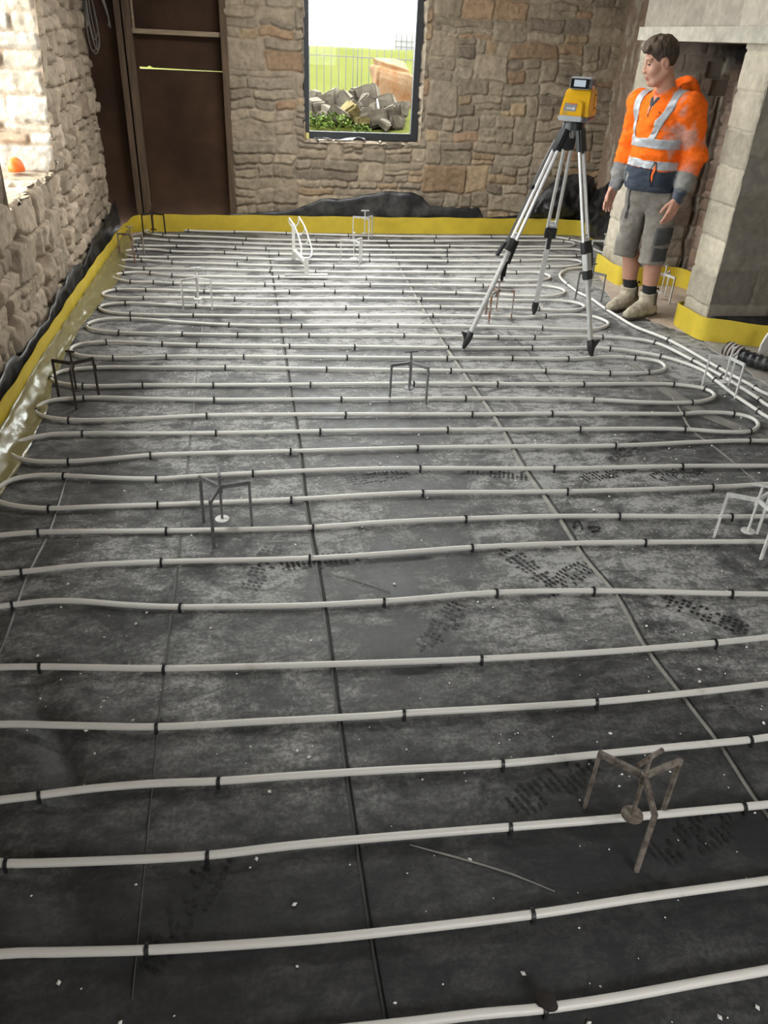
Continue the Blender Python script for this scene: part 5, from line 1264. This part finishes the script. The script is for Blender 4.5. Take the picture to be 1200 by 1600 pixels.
for i in range(6):
    mb = MB(); mb.bar((2.72 + .09 * i, 15.0, 1.2), (2.72 + .09 * i, 15.0, 1.68), .012, .012); keep(mb.build('lattice_bar', M['rail']), b_)
M['leaf'] = material('leaves', (.05, .075, .012), .7, spec=.08, var=.3, var_scale=5)
def leaves(name, c, r3, n, size, seed, parent=None):
    r = random.Random(seed); mb = MB()
    for i in range(n):
        while True:
            p = Vector((r.uniform(-1, 1), r.uniform(-1, 1), r.uniform(-1, 1)))
            if p.length < 1: break
        p = Vector((c[0] + p.x * r3[0], c[1] + p.y * r3[1], c[2] + p.z * r3[2])); a = Vector((r.uniform(-1, 1), r.uniform(-1, 1), r.uniform(-.4, 1))).normalized() * size; b = a.cross(Vector((r.uniform(-1, 1), r.uniform(-1, 1), r.uniform(-1, 1)))).normalized() * size * .45
        mb.add([p - a, p + b, p + a, p - b], [(0, 1, 2, 3)])
    return mb.build(name, M['leaf'], parent)
tr = thing('tree', 'leafy tree hanging in from the upper right beyond the railings', 'tree', (3.4, 14, 1.3))
keep(leaves('crown', (3.25, 14, 2.75), (.75, .6, .78), 700, .055, 5), tr); mb = MB(); mb.tube([(3.5, 14.2, 1.35), (3.45, 14.2, 2.2), (3.3, 14.1, 2.9)], [.08, .06, .03], 10); keep(mb.build('trunk', M['timber'], smooth=True), tr)
o = leaves('weeds', (.98, 9.2, .83), (.26, .14, .09), 260, .028, 8); o['kind'] = 'stuff'; tag(o, 'green weeds growing over the left of the rubble heap', 'weeds')
o = leaves('weeds', (1.30, 9.08, .78), (.12, .1, .05), 80, .022, 9); o['kind'] = 'stuff'; tag(o, 'small green weeds at the foot of the rubble heap', 'weeds')
mb = MB(); mb.tube([(1.575, 9.28, .76), (1.53, 9.45, 1.04)], .008, 8); o = mb.build('stake', M['white_card'], smooth=True); tag(o, 'pale stick leaning on the rubble heap outside the window', 'stick')
# ------------------------------------------------------------------ the worker
def nrm(v): v = np.array(v, float); return v / np.linalg.norm(v)
F = nrm((-.955, -.295, 0)); Lf = np.array((-F[1], F[0], 0)); UP = np.array((0, 0, 1.0))
MT = np.array([F, Lf, UP])
hF0 = nrm((-.985, .13, 0)); hL = np.array((-hF0[1], hF0[0], 0)); tilt = math.radians(13)
hF = hF0 * math.cos(tilt) - UP * math.sin(tilt); hU = np.cross(hF, hL)
if hU[2] < 0: hU = -hU
MH = np.array([hF, hL, hU]); HC = np.array((2.588, 5.165, 1.555))
def hp(f, l, u): return HC + hF * f + hL * l + hU * u
SHR, SHL = np.array((2.61, 5.36, 1.315)), np.array((2.785, 5.025, 1.325))
ELR, ELL = np.array((2.61, 5.42, 1.045)), np.array((2.865, 4.99, 1.06))
WRR, WRL = np.array((2.54, 5.38, .815)), np.array((2.785, 4.95, .812))
HIPR, HIPL = np.array((2.695, 5.275, .76)), np.array((2.785, 5.13, .76))
KNR, KNL = np.array((2.685, 5.28, .42)), np.array((2.775, 5.11, .415))
ANR, ANL = np.array((2.775, 5.29, .10)), np.array((2.825, 5.10, .105))
NB = np.array((2.705, 5.19, 1.37))
M['skin'] = material('skin', (.50, .255, .175), .55, attr=True, var=.08, var_scale=30, spec=.35)
M['fabric'] = material('work_fabric', (.5, .5, .5), .9, attr=True, var=.14, var_scale=40, bump=.25, bump_scale=160, spec=.15)
M['reflect'] = material('reflective_tape', (.42, .43, .45), .45, .15, var=.15, var_scale=25)
M['leather'] = material('dusty_suede', (.43, .37, .28), .95, attr=True, var=.2, var_scale=25, bump=.3, bump_scale=120, spec=.1)
M['hair'] = material('brown_hair', (.07, .042, .022), .65, attr=True, var=.35, var_scale=70, stretch=(1, 1, .25), bump=.7, bump_scale=110)
man = thing('person', 'young worker in orange hooded top, grey shorts and dusty boots, looking to one side', 'person', (2.74, 5.2, 0))

body = Field((2.36, 4.86, .02), (3.02, 5.56, 1.74), .0042)
# trunk
body.ell((2.70, 5.19, 1.19), (.105, .165, .20), MT, 0).ell((2.72, 5.2, .97), (.10, .145, .19), MT, .05).ell((2.74, 5.2, .82), (.11, .155, .12), MT, .05)
body.cone(SHR, SHL, .06, .06, .05)
# neck and head
body.cone(NB - (0, 0, .03), hp(-.028, 0, -.055), .066, .052, .03)
body.ell(hp(-.012, 0, .050), (.094, .074, .094), MH, .02)
body.ell(hp(.022, 0, -.030), (.066, .060, .088), MH, .03)
body.cone(hp(.050, 0, -.098), hp(.066, 0, -.100), .022, .014, .03)          # chin
for s in (-1, 1):
    body.cone(hp(-.02, .055 * s, -.045), hp(.045, .030 * s, -.095), .018, .016, .03)   # jaw
    body.ell(hp(.052, .036 * s, -.028), (.026, .026, .024), MH, .025)                   # cheek
    body.ell(hp(.088, .031 * s, .012), (.014, .019, .012), MH, .012, True)              # eye socket
    body.ell(hp(.072, .030 * s, .010), (.0125, .0125, .0125), MH, .004)                 # eye
    body.cone(hp(.082, .012 * s, .030), hp(.070, .048 * s, .032), .009, .007, .012)     # brow
    body.ell(hp(-.008, .076 * s, -.002), (.024, .010, .033), MH, .006)                  # ear
    body.ell(hp(-.002, .086 * s, .000), (.012, .007, .020), MH, .005, True)
body.cone(hp(.084, 0, .018), hp(.099, 0, -.026), .008, .0115, .012)          # nose
for s in (-1, 1): body.ell(hp(.094, .011 * s, -.030), (.011, .008, .008), MH, .008)
body.cone(hp(.084, -.016, -.058), hp(.084, .016, -.058), .0065, .0065, .008)  # lips
body.cone(hp(.080, -.014, -.071), hp(.080, .014, -.071), .0075, .0075, .008)
body.cone(hp(.092, -.016, -.0645), hp(.092, .016, -.0645), .0028, .0028, .004, True)
# arms, legs
for sh, el, wr in ((SHR, ELR, WRR), (SHL, ELL, WRL)):
    body.cone(sh, el, .052, .042, .03); body.cone(el, wr, .042, .027, .02)
for hi, kn, an in ((HIPR, KNR, ANR), (HIPL, KNL, ANL)):
    body.cone(hi, kn, .062, .047, .03); body.cone(kn, an, .047, .038, .03)
    cf = kn * .62 + an * .38 - F * -.0 + np.array((.020, .006, 0)); body.ell(cf, (.052, .052, .13), None, .03)
    body.cone(an, an + np.array((-.15, -.07, -.05)), .034, .028, .02)
# hands: palm, four bent fingers, thumb from the side of the palm
def hand(wr, d, wdir, pal, sc=1.0):
    d = nrm(d); wdir = nrm(wdir - d * np.dot(wdir, d)); pal = nrm(np.cross(d, wdir)) * (1 if np.dot(np.cross(d, wdir), pal) > 0 else -1)
    Mx = np.array([d, wdir, pal])
    body.cone(wr, wr + d * .03, .025, .024, .012)
    body.rbox(wr + d * .055 * sc, (.045 * sc, .038 * sc, .015 * sc), Mx, .013, .014)
    for i, (off, ln, cu) in enumerate(((.029, .074, .22), (.010, .082, .28), (-.010, .077, .36), (-.028, .060, .45))):
        k0 = wr + d * (.092 * sc) + wdir * off * sc + pal * .002
        a1 = cu * .6; a2 = cu * 1.5; a3 = cu * 2.3
        p1 = k0 + (d * math.cos(a1) + pal * math.sin(a1) + wdir * off * .6) * ln * .46 * sc
        p2 = p1 + (d * math.cos(a2) + pal * math.sin(a2)) * ln * .32 * sc
        p3 = p2 + (d * math.cos(a3) + pal * math.sin(a3)) * ln * .22 * sc
        body.cone(k0 - d * .012, p1, .0098 * sc, .0088 * sc, .004); body.cone(p1, p2, .0088 * sc, .008 * sc, .003); body.cone(p2, p3, .008 * sc, .0068 * sc, .003)
    t0 = wr + d * .030 * sc + wdir * .026 * sc + pal * .006; t1 = t0 + (d * .78 + wdir * .50 + pal * .35) * .038 * sc; t2 = t1 + (d * .95 + wdir * .10 + pal * .4) * .030 * sc; t3 = t2 + (d * .95 + pal * .35) * .020 * sc
    body.cone(t0, t1, .0145 * sc, .0115 * sc, .008); body.cone(t1, t2, .0112 * sc, .0098 * sc, .004); body.cone(t2, t3, .0098 * sc, .0078 * sc, .003)
hand(WRR, np.array((-.30, -.10, -.95)), F, Lf, 1.0)
hand(WRL, np.array((-.28, -.05, -.96)), F, -Lf, 1.02)
V, Q = body.mesh()
loc = (V - HC) @ MH.T
c = np.tile(np.array((.50, .265, .185)), (len(V), 1))
red = np.clip(1 - np.linalg.norm((loc - np.array((.055, 0, -.03))) / np.array((.05, .08, .035)), axis=1), 0, 1)[:, None]
c = c * (1 - .25 * red) + np.array((.50, .17, .12)) * .25 * red
lip = ((loc[:, 0] > .070) & (np.abs(loc[:, 1]) < .022) & (loc[:, 2] > -.076) & (loc[:, 2] < -.053))[:, None]; c = np.where(lip, np.array((.42, .16, .13)), c)
eye = (np.minimum(np.abs(loc[:, 1] - .030), np.abs(loc[:, 1] + .030)) < .012) & (np.abs(loc[:, 2] - .008) < .0035) & (loc[:, 0] > .07); c = np.where(eye[:, None], np.array((.06, .04, .035)), c)
brow = (np.abs(loc[:, 2] - .034) < .006) & (np.abs(loc[:, 1]) > .012) & (np.abs(loc[:, 1]) < .052) & (loc[:, 0] > .062); c = np.where(brow[:, None], np.array((.20, .11, .06)), c)
stub = np.clip((.01 - loc[:, 0]) / .05, 0, 1) * (loc[:, 2] > -.05) * (loc[:, 2] < .06) * (np.abs(loc[:, 1]) > .045) * .0
body_o = keep(fast_mesh('body', V, Q, M['skin'], None, True, c), man)

def clothing(name, fld, mat, colf=None, wr_amp=0, wr_scale=(12, 12, 12), seed=0, parent=man, fine=0.0):
    V, Q = fld.mesh(); Nn = vnormals(V, Q)
    if wr_amp:
        p = V * np.array(wr_scale)
        V = V + Nn * (wr_amp * (noise3(p, 1, seed) + .5 * noise3(p * 2.1, 1, seed + 1)))[:, None]
    col = colf(V) if colf else None
    o = fast_mesh(name, V, Q, mat, None, True, col)
    if parent is man: keep(o, man)
    else: o.parent = parent
    return o

# hair: short at the sides, fuller on top and swept forward
hf = Field(hp(0, 0, .05) - .17, hp(0, 0, .05) + .17, .0032)
hf.ell(hp(-.014, 0, .052), (.102, .081, .101), MH, 0); hf.ell(hp(.020, 0, .098), (.080, .064, .052), MH, .03); hf.ell(hp(.082, -.0, .092), (.022, .048, .020), MH, .02)
X, Y, Z = hf.coords(); P = np.stack([X - HC[0], Y - HC[1], Z - HC[2]], -1); f_, l_, u_ = P @ hF, P @ hL, P @ hU
g = np.interp(f_, [-.12, -.06, -.03, -.015, .015, .028, .045, .060, .075, .11], [-.055, -.05, -.035, .030, .030, -.005, .030, .060, .068, .076])
hf.phi = np.maximum(hf.phi, ((g - u_) * .8).astype(np.float32))
def haircol(V):
    l = (V - HC) @ MH.T; t = np.clip((l[:, 2] - .05) / .09 + np.clip(l[:, 0], 0, .1) * 3, 0, 1)[:, None]; side = np.clip((.05 - l[:, 2]) / .06, 0, 1)[:, None]
    n = noise3(V * np.array((60, 60, 60)), 1, 5)[:, None]
    return np.clip((np.array((.035, .021, .013)) * (1 - t) + np.array((.085, .052, .028)) * t) * (1 + .4 * n) * (1 - .0 * side) + side * np.array((.03, .017, .010)), .005, 1)
clothing('hair', hf, M['hair'], haircol, .006, (40, 40, 22), 3)

# hooded top
top = Field((2.36, 4.86, .74), (3.06, 5.56, 1.52), .0052)
top.ell((2.70, 5.19, 1.185), (.150, .195, .215), MT, 0).ell((2.708, 5.195, .99), (.150, .188, .22), MT, .05).cone(SHR, SHL, .080, .082, .06).cone(NB - (0, 0, .06), NB + (-.01, 0, .0), .10, .085, .05)
for z, r in ((.86, .150), (.92, .152)): top.ell((2.715, 5.2, z), (r, r * 1.22, .10), MT, .05)
trunk = top.copy()
for sh, el, wr in ((SHR, ELR, WRR), (SHL, ELL, WRL)):
    top.cone(sh, el, .082, .070, .04); top.cone(el, el * .35 + wr * .65, .070, .056, .03); top.cone(el * .35 + wr * .65, wr + (wr - el) * -.02, .055, .043, .015)
top.cut((0, 0, -1), -.795) if False else None
X, Y, Z = top.coords(); P = np.stack([X - 2.71, Y - 5.195, Z], -1)
lat = np.abs(P @ Lf); fr_ = P @ F
inner = np.linalg.norm(np.stack([fr_ / .19, (P @ Lf) / .205], -1), axis=-1) < 1.0
top.phi = np.where(inner & (Z < .835), np.maximum(top.phi, (.835 - Z).astype(np.float32)), top.phi)
top.ell(hp(.01, 0, -.085), (.075, .062, .085), MH, .01, True)      # neck opening
def armmask(V):
    def dist(a, b):
        ab = b - a; t = np.clip(((V - a) @ ab) / ab.dot(ab), 0, 1); return np.linalg.norm(V - a - t[:, None] * ab, axis=1), t
    best = np.full(len(V), 9.0); tt = np.zeros(len(V)); isl = np.zeros(len(V), bool)
    for k_, (sh, el, wr) in enumerate(((SHR, ELR, WRR), (SHL, ELL, WRL))):
        for seg, (a, b) in enumerate(((sh, el), (el, wr))):
            dd, t = dist(a, b); dd = dd - (.082 - .02 * seg); m = dd < best; best = np.where(m, dd, best); tt = np.where(m, seg + t, tt); isl = np.where(m, k_ == 1, isl)
    return best, tt, isl
def trunk_d(V):
    P = V - np.array((2.705, 5.195, 0)); k0 = np.linalg.norm(np.stack([(P @ F) / .15, (P @ Lf) / .19], -1), axis=-1); return (k0 - 1) * .16
def topcol(V):
    best, tt, isl = armmask(V); td = trunk_d(V); arm = (best < td - .004) & (V[:, 2] < 1.30)
    org = np.array((.92, .155, .012)); navy = np.array((.045, .055, .075)); dust = np.array((.42, .40, .37)); grey = np.array((.20, .205, .20))
    c = np.tile(org, (len(V), 1))
    zc = V[:, 2] + .012 * noise3(V, 9, 8)
    c = np.where(((~arm) & (zc < .968))[:, None], navy, c)
    c = np.where((arm & (tt > 1.42))[:, None], grey * .9, c)
    c = np.where((arm & (tt > 1.80))[:, None], navy * 1.25, c)
    n = noise3(V, 7, 21) + .6 * noise3(V, 19, 22) + .3 * noise3(V, 50, 23)
    d1 = np.clip((n - .55 + .5 * np.exp(-((V[:, 2] - 1.15) / .07) ** 2) + .35 * np.exp(-((V[:, 2] - .90) / .07) ** 2)) * 1.1, 0, .6)[:, None]
    el = np.exp(-(np.linalg.norm(V - (ELL * .62 + WRL * .38) - np.array((-.045, -.05, 0)), axis=1) / .058) ** 2)[:, None]
    c = c * (1 - d1) + dust * d1; c = c * (1 - .6 * el) + dust * .8 * .6 * el
    fl_ = np.clip(tt - 1.35, 0, .4)[:, None] * arm[:, None] * np.clip(.6 + n, 0, 1)[:, None] * 1.3
    c = c * (1 - fl_) + dust * .9 * fl_
    return c
hood_top = clothing('hooded_top', top, M['fabric'], topcol, .0105, (12, 12, 21), 30)
# bands of reflective tape follow the top
def band(name, z0, z1, slope=0.0, fld=None, seed=0):
    f = trunk.copy(.0055); X, Y, Z = f.coords(); h = Z - slope * ((X - 2.7) * Lf[0] + (Y - 5.19) * Lf[1])
    f.phi = np.maximum(f.phi, np.maximum(h - z1, z0 - h).astype(np.float32)); f.phi = np.maximum(f.phi, -trunk.phi - .004)
    return clothing(name, f, M['reflect'], None, .0105, (12, 12, 21), 30)
band('reflective_band', 1.085, 1.142); band('reflective_band', .968, 1.018)
f = top.copy(.0055); X, Y, Z = f.coords(); P = np.stack([X - 2.705, Y - 5.19, Z], -1)
ll = P @ Lf; zz = P[..., 2]; lc = np.interp(zz, [1.10, 1.22, 1.33, 1.42], [.055, .095, .125, .120])
m_ = np.maximum(np.abs(ll - lc) - .024, np.maximum(1.12 - zz, -(P @ F) - .02)); f.phi = np.maximum(f.phi, m_.astype(np.float32)); f.phi = np.maximum(f.phi, -top.phi - .004)
clothing('reflective_band', f, M['reflect'], None, .0105, (12, 12, 21), 30)
f = top.copy(.0055); lc = -np.interp(zz, [1.10, 1.22, 1.33, 1.42], [.095, .120, .135, .130])
m_ = np.maximum(np.abs(ll - lc) - .024, np.maximum(1.12 - zz, -(P @ F) - .02)); f.phi = np.maximum(f.phi, m_.astype(np.float32)); f.phi = np.maximum(f.phi, -top.phi - .004)
clothing('reflective_band', f, M['reflect'], None, .0105, (12, 12, 21), 30)
# hood lying round the neck
hd = Field(NB - .21, NB + .21, .005)
ring = []
for a in np.linspace(-2.55, 2.55, 17):
    up = .055 - .062 * math.cos(a) * -1 if False else .030 - .062 * math.cos(a)
    ring.append(NB + F * (math.cos(a) * .088 + -.0) * 1.0 + Lf * math.sin(a) * .098 + UP * up)
ring = [NB + F * (.078 * math.cos(a)) + Lf * (.092 * math.sin(a)) + UP * (.022 - .050 * math.cos(a)) for a in np.linspace(.30, 2 * math.pi - .30, 22)]
for i, (a, b) in enumerate(zip(ring, ring[1:])):
    t0 = abs(i - 10.5) / 10.5; r = .034 - .014 * t0; hd.cone(a, b, r, r, .012)
hd.ell(NB - F * .125 + UP * .045, (.068, .108, .078), MT, .03)
hd.ell(NB - F * .060 + UP * .135, (.060, .066, .075), MT, .02, True)
def hoodcol(V): return np.tile(np.array((.90, .15, .012)), (len(V), 1))
clothing('hood', hd, M['fabric'], hoodcol, .006, (18, 18, 22), 40)
# dark collar edge, half zip and pocket zip
M['navy'] = material('navy_trim', (.03, .034, .045), .7)
def onfront(l, z, off=.004):
    """point on the front of the top at lateral l, height z"""
    lo, hi = 0.0, .3
    P0 = np.array((2.705, 5.19, 0))
    for _ in range(18):
        mid = (lo + hi) / 2; p = P0 + F * mid + Lf * l + UP * z; i = np.clip(((p - top.lo) / top.h).astype(int), 0, top.n - 1)
        if top.phi[tuple(i)] < 0: lo = mid
        else: hi = mid
    return P0 + F * (lo + off) + Lf * l + UP * z
mb = MB(); mb.tube([tuple(onfront(.0, z, .006)) for z in np.linspace(1.345, 1.265, 8)], .0035, 6); keep(mb.build('zip', M['navy'], smooth=True), man)
for sgn in (-1, 1):
    mb = MB(); mb.ribbon([tuple(onfront(.005 * sgn, 1.325, .008)), tuple(onfront(.022 * sgn, 1.362, .011)), tuple(NB + F * .080 + Lf * .045 * sgn + UP * .022), tuple(NB + F * .045 + Lf * .078 * sgn + UP * .036)], .010, normal=tuple(F), th=.004); keep(mb.build('collar_edge', M['navy'], smooth=True), man)
M['orange_lining'] = material('orange_lining', (.85, .14, .012), .85)
mb = MB(); mb.ribbon([tuple(onfront(.118 + .004 * math.sin(k_), z, .009)) for k_, z in enumerate(np.linspace(1.01, .885, 9))], [.002, .005, .009, .012, .012, .011, .009, .006, .002], normal=tuple(F), th=.003); keep(mb.build('pocket_lining', M['orange_lining'], smooth=True), man)
for d_ in (-1, 1):
    mb = MB(); mb.tube([tuple(onfront(.118 + d_ * w_, z, .013)) for w_, z in zip([.003, .006, .010, .013, .013, .012, .010, .007, .002, .0], np.linspace(1.015, .865, 10))], .0032, 6); keep(mb.build('pocket_zip', M['navy'], smooth=True), man)
for (l0, z0, l1, z1) in ((.070, 1.298, .078, 1.285), (.066, 1.270, .074, 1.262), (.078, 1.272, .086, 1.262), (.070, 1.255, .080, 1.250)):
    mb = MB(); mb.tube([tuple(onfront(l0, z0, .006)), tuple(onfront(l1, z1, .006))], .0026, 5); keep(mb.build('chest_logo', M['navy'], smooth=True), man)
f = trunk.copy(.004); X, Y, Z = f.coords(); f.phi = np.maximum(f.phi, np.maximum(Z - .862, .828 - Z).astype(np.float32)); f.phi = np.maximum(f.phi, -trunk.phi - .006)
clothing('hem', f, M['fabric'], lambda V: np.tile(np.array((.055, .065, .085)), (len(V), 1)), .0095, (12, 12, 21), 30)
# shorts
sh = Field((2.50, 4.94, .34), (2.98, 5.46, .92), .0052)
sh.ell((2.735, 5.2, .80), (.128, .172, .11), MT, 0)
HR, HL_ = np.array((2.672, 5.300, .38)), np.array((2.775, 5.095, .365))
shL_ = sh.copy(); sh.cone(HIPR + (0, .01, 0), HR, .096, .078, .05); shL_.cone(HIPL + (0, -.01, 0), HL_, .098, .088, .05); sh.phi = np.minimum(sh.phi, shL_.phi)
sh.cut((0, 0, -1), -.372); sh2 = sh.copy()
def shcol(V):
    n = noise3(V, 9, 61) + .5 * noise3(V, 27, 62); c = np.tile(np.array((.215, .195, .170)), (len(V), 1)) * (1 + .15 * n)[:, None]
    d = np.clip((n - .2) * .6, 0, .5)[:, None]; return c * (1 - d) + np.array((.40, .375, .34)) * d
clothing('shorts', sh, M['fabric'], shcol, .0085, (14, 14, 17), 60)
M['pocket'] = material('dark_pocket', (.055, .055, .055), .85, var=.2, var_scale=20, bump=.3, bump_scale=120)
def patch(name, c, r, M3, mat, off=.007):
    f = sh2.copy(off); X, Y, Z = f.coords(); P = np.stack([X - c[0], Y - c[1], Z - c[2]], -1) @ np.array(M3).T
    f.phi = np.maximum(f.phi, (np.abs(P) - np.array(r)).max(-1).astype(np.float32)); f.phi = np.maximum(f.phi, -sh2.phi - .004)
    return clothing(name, f, mat, None, .0085, (14, 14, 17), 60)
cd = nrm((.25, -.97, 0)); Mp = np.array([cd, nrm((.97, .25, 0)), UP])
patch('cargo_pocket', HL_ + np.array((.025, -.09, .195)), (.06, .064, .052), Mp, M['pocket'], .012)
cd2 = nrm((-.35, -.94, 0)); Mp2 = np.array([cd2, nrm((.94, -.35, 0)), UP])
patch('knee_patch', HL_ + np.array((.005, -.09, .075)), (.06, .052, .045), Mp2, M['pocket'])
patch('side_seam', HIPR + np.array((-.11, -.03, -.03)), (.06, .012, .10), np.array([nrm((-.9, -.4, 0)), nrm((.4, -.9, 0)), UP]), M['pocket'], .005)
# socks and boots
M['sock'] = material('black_sock', (.018, .018, .02), .95)
FR, FL = nrm((-.89, -.46, 0)), nrm((-.90, -.43, 0))
for an, kn, fd in ((ANR, KNR, FR), (ANL, KNL, FL)):
    sf = Field(an - np.array((.1, .1, .04)), an + np.array((.1, .1, .16)), .004)
    ax = nrm(kn - an); sf.cone(an, an + ax * .14, .046, .050, 0); sf.cut((0, 0, 1), an[2] + .112)
    clothing('sock', sf, M['sock'], None, .002, (30, 30, 60), 5)
    base = np.array((an[0], an[1], 0)); lt = np.array((-fd[1], fd[0], 0))
    bf = Field(base - np.array((.36, .26, .005)), base + np.array((.16, .18, .26)), .004)
    bf.cone(base - fd * .035 + UP * .050, base + fd * .10 + UP * .050, .046, .048, 0)
    bf.cone(base + fd * .09 + UP * .042, base + fd * .165 + UP * .036, .044, .041, .03); bf.cone(base + fd * .16 + UP * .038, base + fd * .21 + UP * .034, .040, .033, .03)
    bf.cone(base + UP * .06, base + ax * .10 + UP * .07, .058, .060, .03); bf.cone(base + fd * .03 + UP * .09, base + fd * .11 + UP * .055, .045, .044, .03)
    bf.cut((.12 * fd[0], .12 * fd[1], 1), an[2] + .062 + .12 * float(fd @ base))
    bf.cone(an + UP * .035, an + ax * .14, .047, .05, .004, True)
    sole = Field(bf.lo, bf.lo + bf.h * (bf.n - 1), .004)
    sole.cone(base - fd * .035 + UP * .03, base + fd * .10 + UP * .03, .052, .050, 0).cone(base + fd * .09 + UP * .03, base + fd * .195 + UP * .03, .055, .046, .02)
    sole.cut((0, 0, 1), .024); sole.cut((0, 0, -1), -.001); bf.cut((0, 0, -1), -.020)
    def bootcol(V):
        n = noise3(V, 22, 71) + .6 * noise3(V, 60, 72); c = np.tile(np.array((.40, .35, .265)), (len(V), 1)) * (1 + .22 * n)[:, None]
        d = np.clip((.05 - V[:, 2]) / .05, 0, 1)[:, None] * .45; return np.clip(c * (1 - d) + np.array((.22, .19, .15)) * d, .01, 1)
    bt = clothing('boot', bf, M['leather'], bootcol, .003, (35, 35, 35), 70)
    clothing('sole', sole, M['sole'] if 'sole' in M else M.setdefault('sole', material('boot_sole', (.10, .085, .065), .9, var=.3)), None, 0, parent=bt)
    fg = bf.copy(.0045); X, Y, Z = fg.coords(); P = np.stack([X - base[0], Y - base[1], Z], -1)
    fg.phi = np.maximum(fg.phi, np.maximum(np.abs(P @ fd - .004 + .10 * (Z - .12)) - (.012 + .16 * np.maximum(Z - .085, 0)), np.maximum(.085 - Z, -(np.abs(P @ lt) - .025))).astype(np.float32)); fg.phi = np.maximum(fg.phi, -bf.phi - .004)
    clothing('elastic_gusset', fg, M['gusset'] if 'gusset' in M else M.setdefault('gusset', material('elastic_gusset', (.13, .11, .085), .95, var=.2)), None, 0, parent=bt)
    for s in (-1, 1):
        mb = MB(); p = base + lt * (.058 * s) + UP * .10; mb.add([tuple(p + fd * .020 + UP * .055 + lt * .006 * s), tuple(p - fd * .026 + UP * .055 + lt * .006 * s), tuple(p - fd * .004 - UP * .04 + lt * .002 * s)], [(0, 1, 2)]) if False else None
    tb = base - fd * .058 + np.array((0, 0, an[2] + .060)); mb = MB(); mb.tube([tuple(p) for p in catmull([tuple(tb - UP * .03), tuple(tb + UP * .012), tuple(tb - fd * .02 + UP * .020), tuple(tb - fd * .028 + UP * .005)], .006)], .0045, 6); mb.build('pull_tab', M['sock'], bt, smooth=True)
